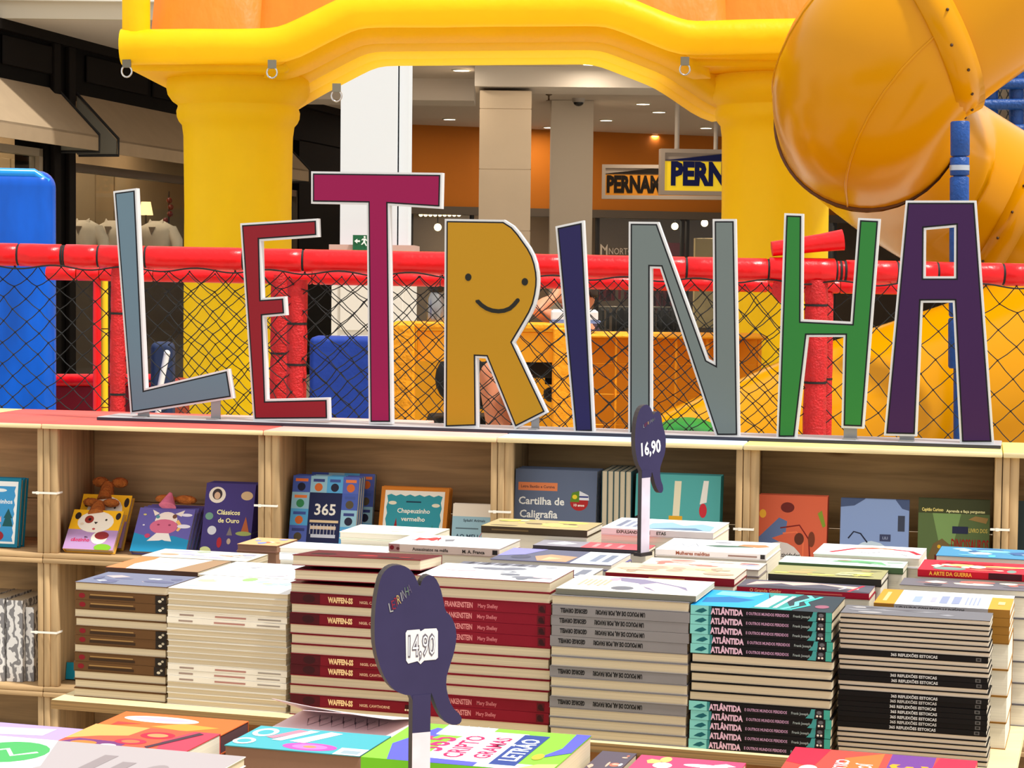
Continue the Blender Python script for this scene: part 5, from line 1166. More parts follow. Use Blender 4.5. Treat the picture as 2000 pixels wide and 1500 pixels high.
def scatter(base, cols, n, seed, text=None, lines=0, big=.18):
    r = random.Random(seed); it = [('r', 0, 0, 1, 1, base)]
    for _ in range(n):
        c = r.choice(cols); x, y = r.uniform(.1, .9), r.uniform(.15, .85)
        if r.random() < .5: it.append(('e', x, y, r.uniform(.03, min(big, .98 - x, x - .02) if min(.98 - x, x - .02) > .04 else .04), r.uniform(.03, min(.14, .98 - y, y - .02) if min(.98 - y, y - .02) > .04 else .04), c))
        else:
            k = r.randint(4, 7); rx = min(r.uniform(.05, big), x - .01, .99 - x); ry = min(r.uniform(.05, .22), y - .01, .99 - y)
            it.append(('p', [(x + rx * r.uniform(.5, 1) * math.cos(a * 2 * math.pi / k), y + ry * r.uniform(.5, 1) * math.sin(a * 2 * math.pi / k)) for a in range(k)], c))
    for i in range(lines): it.append(('r', .06 + .05 * i, .2, .08 + .05 * i, r.uniform(.6, .85), r.choice(cols)))
    return it + (text or [])
def ordl(i): return 'topmost of' if i == 0 else ORD[i] + ' from the top of'

def stack(fl, frx, spec, seq, tops, kindS, kindP, where, group, cov, D=.14, T=None, n=None, pg=None, spine=None, art=None, base=ZT, lens=None, jit=.0025, first=0, fill=None, rotamp=.5, skip=0):
    """spec: ('t', t) -> front face at that depth; ('h', z) -> top at that height. Builds a pile of books from the top down to base."""
    if spec[0] == 't': t0 = spec[1]; s0, zt = TB.st(fl[0], fl[1], t0); s1, _ = TB.st(frx, fl[1], t0)
    else: zt = spec[1]; s0, t0 = TB.sz(fl[0], fl[1], zt); s1, _ = TB.st(frx, fl[1], t0)
    W = lens or (s1 - s0)
    PILES.append(dict(s0=s0, t0=t0, W=W, zt=zt, D=D, fl=fl, seq=seq, tops=tops, kindS=kindS, kindP=kindP, where=where, group=group, cov=cov, T=T, pg=pg, spine=spine, art=art, base=base, jit=jit, fill=fill, rotamp=rotamp))
    return s0, t0, W, zt
PILES = []
def settle():
    """keep neighbouring piles clear of each other"""
    g = .004
    for A in PILES: A['ls0'] = A['s0']; A['lW'] = A['W']
    for _ in range(3):
        for A in PILES:
            for B in PILES:
                if A is B or A['base'] != B['base'] or B['t0'] < A['t0']: continue
                ov = min(A['s0'] + A['W'], B['s0'] + B['W']) - max(A['s0'], B['s0'])
                if ov <= -g or A['t0'] + A['D'] + g <= B['t0']: continue
                if ov < .045:                                  # side by side: shave the ends
                    L, Rr = (A, B) if A['s0'] + A['W'] / 2 < B['s0'] + B['W'] / 2 else (B, A)
                    c = (L['s0'] + L['W'] + Rr['s0']) / 2; L['W'] = c - g / 2 - L['s0']; e = Rr['s0'] + Rr['W']; Rr['s0'] = c + g / 2; Rr['W'] = e - Rr['s0']
                else:
                    d = B['t0'] - A['t0'] - g
                    if d > .07: A['D'] = min(A['D'], d)
                    else:
                        A['D'] = min(A['D'], max(d, .075)); B['t0'] = A['t0'] + A['D'] + g
                        if d < .05: print('pile conflict', A['where'], '|', B['where'], round(d, 3))
def build_piles():
    settle()
    for p in PILES: build_pile(**{k: v for k, v in p.items() if k not in ('ls0', 'lW')})
def build_pile(s0, t0, W, zt, D, fl, seq, tops, kindS, kindP, where, group, cov, T, pg, spine, art, base, jit, fill, rotamp):
    first = 0; jit = min(jit, .0012 if fill else .0016); rotamp = min(rotamp, .25)
    H = zt - base; seq = list(seq); nlead = len(seq)
    if fill:
        th = [T] * len(seq); rest = H - T * len(seq); m = max(1, round(rest / fill)); th += [rest / m] * m; seq += ['P'] * m
    else: th = [H / len(seq)] * len(seq)
    cache = {}; z = zt; cx = s0; r_ = random.Random(int(fl[0] * 7 + fl[1]))
    for i, (k, t_) in enumerate(zip(seq, th)):
        key = round(t_, 5)
        if key not in cache: cache[key] = (book_mesh(W, D, t_ - .0004, cov, 'front', pg), spine_mesh(spine, W, t_ - .0004) if spine else None)
        me, sp = cache[key]; z -= t_
        js, jt, jr = r_.uniform(-jit, jit), r_.uniform(0, jit), math.radians(r_.uniform(-rotamp, rotamp))
        if i == 0 and art: jr = 0
        Mx = TB.mat(s0 + js, t0 + jt, z + .0001, jr)
        if k == 'P': Mx = Mx @ Matrix.Translation((W, D, 0)) @ Matrix.Rotation(math.pi, 4, 'Z')
        kd = kindS if k == 'S' else kindP
        ex = [('spine_print', sp)] if sp and not (fill and i >= nlead) else []
        if i == 0 and art: ex.append(('cover_print', art_mesh(art, W, D, t_ - .0004)))
        if fill: lab = tops if i == 0 else 'paperback %s from the top of the pile under the %s' % (ORD[i], where)
        else: lab = '%s, %s the %s' % (kd, ordl(i), where)
        put_book('paperback', Mx, me, lab, 'book', group, ex)

# --- the front row of piles
brn = covm((92, 62, 34)); lt = (150, 116, 70)
stack((145, 1136), 324, ('t', .035), 'PSSPPSSPSSPPP', None, 'brown-spined paperback', 'cream-edged paperback', 'short pile at the plywood corner', 'brown-spined pile', brn, D=.115,
      spine=[('e', .08, .5, .035, .3, (120, 16, 30)), ('r', .16, .2, .66, .5, (52, 34, 20)), ('r', .17, .58, .64, .72, lt), ('r', .88, 0, 1, 1, (34, 26, 22)), ('e', .93, .35, .02, .16, (200, 190, 170)), ('e', .96, .62, .015, .14, (180, 170, 150))], art=scatter((112, 118, 142), [(150, 156, 176), (190, 170, 170), (96, 100, 130), (214, 216, 224)], 10, 4))
stack((327, 1147), 560, ('t', .03), 'PPPPSSPPPPPPPSSSPPPP', None, 'thin white-spined booklet', 'thin cream-edged booklet', 'wide pale pile beside the brown-spined pile', 'pale booklet pile', covm((226, 220, 208)), D=.14,
      spine=[('r', .1, .3, .22, .6, (150, 130, 120)), ('r', .4, .3, .66, .6, (170, 120, 110)), ('r', .76, .35, .95, .6, (150, 140, 130))], art=scatter((234, 236, 236), [(206, 216, 160), (170, 206, 214), (232, 214, 206), (150, 190, 120)], 9, 5))
maroon = covm((112, 12, 30))
wsp = [('r', 0, 0, .24, 1, (72, 10, 22)), ('e', .15, .5, .05, .4, (52, 12, 20)), ('t', 'WAFFEN-SS', .405, .5, .52, (226, 190, 140), 0, .2, .05), ('t', 'NIGEL CAWTHORNE', .68, .42, .26, (214, 170, 140), 0, .24), ('r', .92, .2, .955, .8, (52, 16, 18)), ('e', .925, .3, .008, .1, (226, 200, 170)), ('e', .945, .3, .008, .1, (226, 200, 170))]
s3 = stack((567, 1137), 812, ('t', .025), 'PSPSPPPSSPPSP', None, 'maroon-spined paperback', 'cream-edged paperback', 'maroon war-history pile', 'maroon war-history pile', maroon, D=.14, spine=wsp)
me = book_mesh(.206, .134, .0165, maroon, 'front')
for i, (p0, p1, zz, lb) in enumerate((((575, 1113), (826, 1107), 0.0008, 'cream-edged paperback skewed askew, second of two lying loose on the maroon war-history pile'), ((571, 1087), (825, 1078), .0182, 'cream-edged paperback skewed askew on the very top of the maroon war-history pile'))):
    za = s3[3] + zz; a, t_a = TB.st(p0[0], p0[1] + 25, .018)[0], .018
    put_book('paperback', TB.mat(a + .002, .012, za + .134 * math.sin(math.radians(2.4 + 2.2 * i)), math.radians(3.5 + .6 * i)) @ Matrix.Rotation(-math.radians(2.4 + 2.2 * i), 4, 'X') @ Matrix.Translation((.206, .134, 0)) @ Matrix.Rotation(math.pi, 4, 'Z'), me, lb, 'book', 'maroon war-history pile', [('cover_print', art_mesh(scatter((92, 20, 30), [(40, 14, 18), (160, 40, 46)], 5, 3), .206, .134, .0165))] if i else [])
stack((815, 1123), 1076, ('t', .02), 'PPSSSSPPPPPSSP', None, 'crimson-spined classic paperback', 'cream-edged paperback', 'crimson classics pile', 'crimson pile', covm((122, 14, 34)), D=.14,
      spine=[('t', 'FRANKENSTEIN', .31, .5, .5, (206, 130, 130), 0, .21, .03), ('t', 'Mary Shelley', .53, .5, .36, (196, 110, 116), 0, .15), ('r', .905, .12, .96, .88, (84, 16, 26)), ('e', .93, .5, .018, .28, (50, 14, 20)), ('r', .93, .2, .955, .45, (50, 14, 20))],
      art=scatter((232, 230, 230), [(190, 196, 206), (120, 124, 136), (226, 190, 200), (250, 250, 250)], 14, 8))
grey = covm((126, 122, 124))
stack((1076, 1161), 1347, ('t', .012), 'PSSSSPPSPPSPPP', None, 'grey-spined paperback', 'cream-edged paperback', 'grey pile between the crimson and teal piles', 'grey pile', grey, D=.14,
      spine=[('t', 'UM POUCO DE AR, POR FAVOR!', .5, .52, .42, (30, 28, 30), 180, .36, .05), ('t', 'GEORGE ORWELL', .16, .52, .42, (30, 28, 30), 180, .2, .05)])
s5z = TB.st(1076, 1161, .012)[1]; a = TB.st(1086, 1158, .02)[0]; b_ = TB.st(1360, 1158, .02)[0]
me = book_mesh(b_ - a, .145, .0085, covm((226, 222, 206)), 'front')
put_book('paperback', TB.mat(a, .018, s5z + .0004, 0), me, 'thin ivory book with a dark-haired figure on its cover, lying on the grey pile', 'book', None,
         [('cover_print', art_mesh([('r', 0, 0, 1, 1, (232, 228, 214)), ('p', [(.3, .95), (.5, .9), (.86, .5), (.9, .3), (.7, .12), (.6, .3), (.5, .6), (.36, .7)], (136, 130, 156)), ('p', [(.5, .5), (.62, .34), (.7, .12), (.86, .06), (.94, .2), (.8, .5), (.62, .7)], (214, 190, 190)), ('e', .44, .24, .08, .13, (110, 112, 120)), ('e', .3, .8, .04, .1, (226, 160, 180))] + [('r', .1 + .035 * i, .3 + .08 * (i % 2), .118 + .035 * i, .72, (196, 176, 150)) for i in range(6)], b_ - a, .145, .0085)), ('spine_print', spine_mesh([('r', 0, 0, 1, 1, (110, 108, 96))], b_ - a, .0085))])
teal = covm((13, 14, 18))
asp = [('r', 0, 0, .13, 1, (120, 190, 186)), ('p', [(.03, .3), (.08, .2), (.12, .5), (.09, .75), (.06, .6)], (20, 86, 96)), ('r', .13, 0, .15, 1, (50, 120, 124)), ('t', 'ATLÂNTIDA', .26, .46, .6, (206, 168, 190), 0, .23, .05), ('t', 'E OUTROS MUNDOS PERDIDOS', .55, .44, .3, (170, 130, 160), 0, .3, .03), ('t', 'Frank Joseph', .79, .44, .26, (140, 150, 150), 0, .12), ('p', [(.83, 0), (.86, .5), (.87, 1), (.9, 1), (.89, 0)], (60, 140, 140)), ('r', .895, .06, .955, .94, (30, 26, 30)), ('e', .925, .66, .018, .2, (90, 90, 96)), ('e', .912, .3, .008, .12, (214, 200, 190)), ('e', .935, .3, .008, .12, (214, 200, 190)), ('r', .958, 0, 1, 1, (60, 150, 136))]
stack((1349, 1181), 1627, ('t', .012), 'SSSSSPPPPPSSSSS', None, 'black and teal spined paperback', 'cream-edged paperback', 'teal lost-worlds pile', 'teal lost-worlds pile', teal, D=.15, spine=asp,
      art=[('r', 0, 0, 1, 1, (44, 60, 70)), ('p', [(0, 0), (.42, 0), (.5, .5), (.44, 1), (0, 1)], (40, 160, 216)), ('p', [(.05, .2), (.3, .3), (.4, .5), (.2, .62), (.04, .5)], (30, 110, 170)), ('p', [(.08, .7), (.34, .66), (.42, .9), (.1, .95)], (120, 206, 232)), ('p', [(.42, 0), (.72, 0), (.62, .55), (.7, 1), (.44, 1), (.52, .5)], (52, 150, 146)), ('p', [(.44, .1), (.54, .1), (.6, .85), (.5, .85)], (226, 190, 214)), ('p', [(.57, .1), (.6, .1), (.66, .85), (.63, .85)], (230, 200, 220)), ('l', [(.64, .05), (.72, .3), (.7, .5), (.78, .8), (.74, .95)], (110, 226, 206), .035), ('l', [(.7, .05), (.8, .35), (.76, .55), (.84, .9)], (60, 190, 180), .03), ('e', .9, .3, .05, .1, (150, 90, 110))])
blackc = covm((9, 9, 11), .5)
stack((1641, 1196), 1934, ('t', .03), 'PPPPPPPSPPPSSPPSSSSSSSPPPPPP', None, 'thin black-spined paperback', 'thin beige-edged paperback', 'tall thin-book pile at the table end', 'black-spined pile', blackc, D=.072, pg=mat('beige_edges', (206, 194, 176), .8, spec=.1, var=.1, vs=1.0, stretch=(3, 3, 900)), jit=.0045, rotamp=.9,
      spine=[('t', '365 REFLEXÕES ESTOICAS', .51, .5, .56, (190, 190, 190), 0, .36, .03), ('r', .92, .15, .955, .85, (86, 84, 84)), ('r', .928, .3, .947, .7, (30, 30, 30))], art=scatter((112, 112, 118), [(150, 150, 156), (86, 84, 90), (170, 166, 166)], 8, 9))

# --- piles behind, only their upper books show
def hp(h): return ('h', ZT + h)
W_ = (236, 238, 240)
R = dict(kindS='', kindP='', fill=.036, jit=.002)
def rear(fl, frx, h, first, T, cov, tops, where, D=.12, spine=None, art=None, pg=paper_white, g=None):
    return stack(fl, frx, hp(h), first, tops, group=(g or where + ' pile'), cov=cov, D=D, T=T, pg=pg, spine=spine, art=art, where=where, **R)
rear((205, 1107), 385, .172, 'S', .008, covm((70, 48, 40)), 'thin orange and white booklet on the low pile behind the brown-spined one', 'orange and white booklet', .14, art=[('r', 0, 0, 1, 1, (234, 230, 226)), ('p', [(0, 0), (.22, 0), (.16, .4), (.22, .8), (.2, 1), (0, 1)], (222, 130, 80)), ('p', [(.7, 0), (1, 0), (1, 1), (.8, 1), (.74, .5)], (160, 130, 100)), ('r', .3, .4, .6, .46, (200, 190, 196)), ('r', .3, .6, .55, .64, (206, 190, 180))], pg=paper)
rear((387, 1121), 575, .17, 'P', .014, covm((222, 222, 224)), 'white booklet with faint pink strokes behind the pale pile', 'white booklet with pink strokes', .17, art=scatter(W_, [(232, 206, 216), (206, 206, 216), (244, 226, 226), (190, 186, 196)], 12, 12, big=.12))
rear((275, 1085), 480, .165, 'P', .011, covm((200, 190, 170)), 'cream book with a mottled cover near the violet classics storybooks', 'cream mottled-cover book', .10, art=scatter((222, 214, 200), [(170, 190, 160), (206, 150, 120), (170, 170, 196), (240, 236, 226)], 12, 13), pg=paper)
rear((462, 1062), 540, .172, 'P', .013, covm((150, 110, 96)), 'small brown-edged book with an orange and blue cover by the crate post', 'brown-edged orange and blue book', .10, art=scatter((222, 170, 120), [(120, 140, 196), (236, 226, 210), (190, 110, 80)], 8, 14), pg=mat('brown_edges', (140, 104, 84), .8, var=.1))
rear((545, 1068), 755, .2, 'PS', .011, covm((230, 230, 228)), 'white opened booklet with curling pages below the animal-tile books', 'white curling booklet', .10, art=scatter((240, 240, 240), [(214, 214, 220), (226, 206, 200), (206, 214, 220)], 10, 15, big=.1))
rear((660, 1039), 838, .222, 'PP', .0125, covm((222, 222, 200)), 'pale green and cream book below the orange-framed storybook', 'pale green and cream book', .11, art=scatter((236, 238, 226), [(206, 222, 190), (226, 206, 190), (240, 240, 236)], 10, 16))
rear((759, 1061), 975, .225, 'S', .0135, covm((196, 176, 168)), 'white crime book with red splashes and a lettered pale spine', 'white crime book with red splashes', .13,
     spine=[('r', .0, 0, .1, 1, (150, 110, 110)), ('e', .03, .5, .02, .3, (110, 20, 34)), ('e', .085, .4, .015, .2, (90, 40, 40)), ('t', 'Assassinatos na máfia', .38, .45, .4, (46, 40, 40), 0, .4), ('t', 'M. A. Franca', .77, .45, .42, (40, 36, 36), 0, .24, .03), ('r', .94, .2, .985, .8, (40, 36, 36))], art=[('r', 0, 0, 1, 1, W_), ('p', [(.14, .4), (.24, .52), (.3, .44), (.34, .7), (.26, .8), (.2, .66), (.12, .7)], (206, 60, 60)), ('l', [(.1, .5), (.2, .36), (.34, .5), (.3, .8)], (150, 30, 40), .014), ('p', [(.38, .62), (.46, .7), (.48, .5), (.42, .44)], (120, 120, 126)), ('r', .56, .3, .58, .8, (200, 206, 214)), ('r', .63, .3, .65, .7, (200, 206, 214)), ('r', .7, .4, .72, .8, (206, 200, 206))])
rear((914, 1036), 1125, .225, 'S', .012, covm((66, 54, 40)), 'yellow and brown covered book with a dark brown spine under the slate book', 'yellow and brown covered book', .12,
     spine=[('r', .1, .35, .45, .6, (110, 90, 60))], art=scatter((176, 160, 116), [(232, 216, 120), (206, 196, 150), (110, 96, 74), (222, 206, 96)], 12, 17))
rear((1154, 1040), 1377, .232, 'S', .0115, covm((214, 206, 206)), 'white book with a pale blue landscape cover under the teal primers', 'white book with pale blue landscape', .16,
     spine=[('t', 'EXPULSANDO DE M', .29, .5, .5, (70, 60, 40), 0, .3, .03), ('t', 'ETAS', .54, .5, .5, (60, 60, 50), 0, .1, .03)], art=[('r', 0, 0, 1, 1, (232, 238, 244)), ('r', .05, .08, .33, .92, (206, 214, 230)), ('r', .09, .2, .14, .8, (120, 126, 146)), ('r', .17, .2, .21, .7, (140, 146, 166)), ('r', .24, .2, .28, .8, (130, 136, 156)), ('p', [(.36, .1), (.96, .1), (.94, .5), (.8, .7), (.66, .5), (.52, .74), (.36, .6)], (140, 176, 206)), ('p', [(.4, .1), (.9, .1), (.8, .3), (.6, .24)], (90, 120, 150))])
rear((1040, 1064), 1262, .205, 'S', .006, covm((70, 66, 72)), 'grey and coral covered book lying beside the far price tag pole', 'grey and coral covered book', .1, art=[('r', 0, 0, 1, 1, (150, 146, 156)), ('r', .42, 0, 1, 1, (226, 92, 100)), ('p', [(.08, .4), (.24, .3), (.34, .6), (.2, .85)], (222, 222, 222)), ('r', .5, .2, .54, .8, (240, 150, 150)), ('r', .6, .3, .64, .8, (240, 150, 150)), ('r', .72, .2, .76, .7, (236, 140, 146))])
rear((957, 1091), 1194, .22, 'P', .0095, covm((120, 116, 170)), 'book with a white title corner and a purple-grey picture, beside the far tag pole', 'white-cornered purple book', .14, art=[('r', 0, 0, 1, 1, (96, 100, 122)), ('r', .0, 0, .34, 1, (232, 236, 242)), ('r', .06, .2, .12, .8, (120, 130, 150)), ('r', .16, .2, .22, .8, (130, 140, 160)), ('p', [(.36, .5), (.6, .4), (.7, .6), (.62, .95), (.38, .95)], (190, 150, 120)), ('p', [(.45, .7), (.58, .6), (.6, .9)], (222, 180, 140)), ('p', [(.7, 0), (1, 0), (1, .7), (.8, .5)], (140, 140, 206)), ('e', .8, .7, .08, .14, (80, 84, 104))])
rear((866, 1113), 1146, .218, 'P', .013, covm((150, 150, 160)), 'comic book with white lettering corner and dark line drawing behind the crimson pile', 'comic with dark line drawing', .105, art=[('r', 0, 0, 1, 1, (108, 110, 122)), ('r', 0, 0, .45, 1, (222, 226, 232)), ('r', .05, .2, .12, .9, (120, 126, 140)), ('r', .16, .3, .24, .9, (140, 146, 160)), ('r', .3, .2, .38, .8, (110, 116, 130))] + [('l', [(.5 + .06 * i, .05), (.54 + .06 * i, .5), (.5 + .06 * i, .95)], (70, 72, 84) if i % 2 else (160, 162, 172), .02) for i in range(8)])
rear((1181, 1117), 1436, .225, 'S', .0115, covm((130, 22, 34)), 'cream and ochre covered book with a maroon spine behind the grey pile', 'cream book with maroon spine', .115,
     spine=[('r', .34, .4, .62, .62, (206, 150, 90))], art=scatter((222, 204, 170), [(226, 214, 150), (190, 160, 140), (232, 186, 160), (170, 150, 130)], 14, 18), g='cream maroon-spined pile')
rear((1252, 1101), 1482, .212, 'P', .012, covm((150, 140, 140)), 'pink and beige covered book with white pages behind the maroon-spined one', 'pink and beige covered book', .115, art=scatter((214, 200, 186), [(232, 160, 150), (150, 160, 190), (236, 214, 196), (226, 120, 110)], 12, 19))
rear((1281, 1072), 1497, .226, 'S', .0095, covm((226, 222, 220)), 'white book with a rusty spine title in front of the orange activity books', 'white rusty-titled book', .15,
     spine=[('t', 'Mulheres malditas', .34, .5, .62, (150, 80, 50), 0, .36, .03), ('r', .66, .3, .92, .6, (150, 120, 110)), ('r', .95, .1, .99, .9, (50, 46, 46))], art=[('r', 0, 0, 1, 1, W_), ('p', [(.36, .5), (.5, .4), (.7, .46), (.82, .5), (.8, .6), (.5, .58)], (80, 110, 96)), ('p', [(.66, .6), (.86, .5), (.96, .6), (.9, .76), (.7, .74)], (196, 130, 90)), ('l', [(.1, .3), (.14, .6), (.2, .4)], (150, 156, 170), .012), ('l', [(.24, .3), (.28, .6), (.33, .4)], (150, 156, 170), .012), ('e', .5, .8, .08, .05, (150, 150, 160))])
rear((1588, 1080), 1796, .232, 'P', .016, covm((230, 228, 230)), 'white book with a curved red swoosh, partly under the mint green book', 'white red-swoosh book', .13, art=[('r', 0, 0, 1, 1, (240, 240, 242)), ('l', [(.02, .7), (.12, .4), (.4, .24), (.66, .36), (.86, .8)], (206, 40, 56), .06), ('l', [(.3, .3), (.5, .22), (.66, .34)], (236, 120, 60), .05), ('l', [(.12, .86), (.2, .7), (.3, .84)], (60, 60, 70), .014), ('l', [(.4, .6), (.5, .76), (.6, .66)], (80, 80, 90), .014), ('e', .9, .6, .05, .1, (190, 180, 200))], g='red swoosh pile')
rear((1520, 1097), 1767, .226, 'S', .0095, covm((70, 92, 60)), 'mint green covered book with a sprig picture and dark green spine', 'mint green book', .1, art=[('r', 0, 0, 1, 1, (200, 228, 216)), ('p', [(.4, .6), (.5, .4), (.7, .5), (.86, .3), (.8, .7), (.6, .84)], (110, 170, 120)), ('l', [(.36, .5), (.6, .5), (.9, .2)], (70, 110, 70), .014), ('e', .5, .7, .06, .06, (140, 110, 80)), ('e', .68, .5, .07, .1, (90, 150, 100)), ('e', .2, .5, .1, .1, (180, 214, 206)), ('p', [(.86, .6), (.98, .7), (.96, .8), (.84, .74)], (150, 170, 150))])
rear((1500, 1120), 1735, .222, 'S', .011, covm((40, 38, 34)), 'olive covered book with yellow blossoms and a black spine', 'olive yellow-blossom book', .115, art=scatter((160, 156, 110), [(232, 220, 110), (190, 160, 110), (206, 206, 150), (120, 116, 84)], 14, 20))
rear((1437, 1145), 1699, .212, 'S', .0085, covm((150, 22, 44)), 'dark cityscape covered novel with a red spine behind the teal pile', 'dark cityscape novel', .105,
     spine=[('t', 'O Grande Gatsby', .22, .5, .6, (226, 150, 110), 0, .24, .02), ('r', .45, .35, .8, .6, (190, 90, 80))], art=[('r', 0, 0, 1, 1, (92, 90, 102)), ('p', [(.05, .3), (.3, .7), (.4, .5), (.6, .8), (.8, .5), (.9, .4), (.9, .7), (.5, .96), (.1, .8)], (222, 180, 170)), ('p', [(.0, .1), (.2, .4), (.5, .3), (.8, .3), (1, .1), (1, 0), (0, 0)], (66, 64, 76)), ('l', [(.84, .1), (.88, .5), (.92, .9)], (206, 50, 70), .025), ('l', [(.76, .3), (.8, .5), (.78, .7)], (230, 226, 226), .02)])
rear((1691, 1176), 1972, .208, 'SSSS', .0125, covm((150, 104, 40)), 'white advice book with orange cover ends, on top of four alike', 'white advice book with orange ends', .14,
     spine=[('r', .15, 0, .84, 1, (150, 146, 150)), ('t', 'LIDANDO COM PESSOAS DIFÍCEIS', .42, .5, .55, (70, 66, 70), 0, .5, .02)], art=[('r', 0, 0, 1, 1, (226, 232, 240)), ('r', 0, 0, .155, 1, (222, 146, 48)), ('r', .84, 0, 1, .8, (222, 156, 60)), ('r', .05, .2, .08, .8, (236, 196, 130)), ('r', .27, .2, .33, .6, (150, 166, 196)), ('r', .4, .25, .44, .6, (170, 170, 190)), ('r', .47, .2, .53, .7, (140, 150, 180)), ('r', .56, .2, .62, .7, (140, 150, 180))] + [('r', .66 + .03 * i, .2, .672 + .03 * i, .7, (150, 160, 190)) for i in range(4)] + [('r', .9, .3, .95, .5, (240, 206, 140))])
rear((1754, 1141), 2010, .212, 'P', .010, covm((110, 106, 110)), 'dark grey book with pink and cream figures behind the white advice book', 'grey book with pink figures', .115, art=scatter((110, 106, 114), [(226, 170, 150), (236, 220, 200), (80, 78, 88), (206, 120, 110)], 14, 21))
rear((1789, 1115), 2040, .226, 'S', .0105, covm((176, 18, 36)), 'red strategy book with gold spine lettering near the frame edge', 'red strategy book', .12,
     spine=[('t', 'A ARTE DA GUERRA', .26, .5, .6, (236, 170, 60), 0, .34, .03), ('r', .56, 0, .82, 1, (60, 16, 24)), ('r', .86, .3, .98, .6, (226, 120, 80))], art=scatter((206, 40, 60), [(236, 206, 120), (240, 226, 190), (120, 150, 140), (226, 90, 80), (170, 20, 40)], 16, 22))
rear((1827, 1084), 2060, .222, 'P', .012, covm((60, 130, 170)), 'bright blue covered book below the dinosaur books', 'bright blue book', .12, art=scatter((70, 140, 180), [(90, 196, 226), (60, 100, 150), (200, 226, 232), (130, 206, 216)], 12, 23))

# --- the nearest table: puzzle and activity books
RN = dict(kindS='', kindP='', fill=.045, base=ZN, jit=.002)
def near(fl, frx, z, T, cov, tops, where, D, art, pg=paper, spine=None, first='P', rot=0):
    return stack(fl, frx, ('h', z), first, tops, group=where + ' pile', cov=cov, D=D, T=T, pg=pg, spine=spine, art=art, where=where, **RN)
GR = (130, 206, 60); BL = (88, 92, 206)
crip = [('r', 0, 0, 1, 1, GR), ('p', [(.14, .0), (.34, .0), (.18, .5), (.26, .86), (.16, .9), (.05, .4)], BL), ('r', .2, .72, .48, 1, (226, 238, 244)), ('p', [(.3, .02), (.66, .02), (.72, .5), (.68, .9), (.4, .9), (.3, .5)], (232, 232, 244)), ('p', [(.3, 0), (.62, 0), (.6, .1), (.28, .12)], BL), ('r', .6, 0, .95, .14, (220, 236, 244)), ('t', '365', .26, .48, .16, (214, 50, 110), 90, .8), ('t', 'CRIPTO', .43, .46, .1, (206, 40, 96), 90, .72), ('t', 'GRAMAS', .58, .48, .085, (206, 40, 96), 90, .68), ('p', [(.66, .08), (.8, .08), (.8, .88), (.66, .88)], (44, 70, 140)), ('t', 'LETRÃO', .73, .48, .095, (240, 244, 250), 90, .72), ('p', [(.86, .3), (1, .5), (1, 1), (.92, 1), (.93, .6)], BL), ('e', .86, .34, .03, .08, (200, 170, 60)), ('p', [(.8, 0), (1, 0), (1, .2), (.9, .16)], (190, 230, 120))]
for i in range(5): crip.append(('r', .2 + .056 * i, .73, .204 + .056 * i, 1, (180, 200, 216)))
n7 = near((705, 1478), 1088, .953, .05, covm((110, 186, 40)), 'green cryptogram puzzle book with large upright pink lettering behind the nearest price tag', 'green cryptogram puzzle book', .2, crip, first='S')
near((438, 1455), 702, .930, .06, covm((60, 150, 160)), 'turquoise puzzle book with a pink flower on its cover', 'turquoise pink-flower book', .118, [('r', 0, 0, 1, 1, (70, 166, 178)), ('r', 0, .7, .2, 1, (226, 232, 236)), ('r', .03, .8, .16, .95, (150, 170, 180)), ('e', .42, .78, .2, .17, (206, 80, 170)), ('e', .42, .78, .13, .11, (226, 120, 196)), ('e', .42, .78, .05, .05, (232, 140, 90)), ('p', [(.34, .1), (.44, .06), (.62, .6), (.5, .64)], (236, 226, 232)), ('p', [(.52, .08), (.6, .05), (.76, .6), (.68, .62)], (190, 226, 230)), ('p', [(.6, .1), (.68, .07), (.82, .5), (.76, .54)], (226, 130, 150)), ('e', .88, .3, .09, .2, (226, 240, 240)), ('e', .88, .3, .055, .12, (70, 166, 178)), ('e', .92, .75, .08, .15, (226, 240, 240)), ('e', .92, .75, .05, .09, (70, 166, 178))], pg=mat('brown_edges', (140, 104, 84), .8, var=.1))
n6 = near((522, 1424), 760, .922, .034, covm((170, 166, 164)), 'grey-edged drawing book with its first leaf curled open in front of the maroon pile', 'open drawing book', .13, [('r', 0, 0, 1, 1, (226, 200, 204))] + [('l', [(.2 + .1 * i, .3), (.26 + .1 * i, .7), (.34 + .1 * i, .4), (.3 + .1 * i, .2), (.22 + .1 * i, .5)], (96, 80, 90), .008) for i in range(6)], pg=mat('grey_edges', (150, 140, 134), .8, var=.1))
near((186, 1416), 432, .93, .026, covm((206, 100, 50)), 'orange covered book with a white swoosh beside the plywood corner', 'orange white-swoosh book', .09, [('r', 0, 0, 1, 1, (226, 104, 44)), ('e', .62, .36, .3, .2, (240, 226, 226)), ('p', [(.1, .6), (.4, .5), (.6, .8), (.3, .94)], (240, 150, 60)), ('e', .62, .34, .22, .1, (206, 170, 190)), ('p', [(.7, .7), (.9, .66), (.9, .9)], (206, 60, 50))], pg=mat('plum_edges', (86, 56, 60), .8, var=.1))
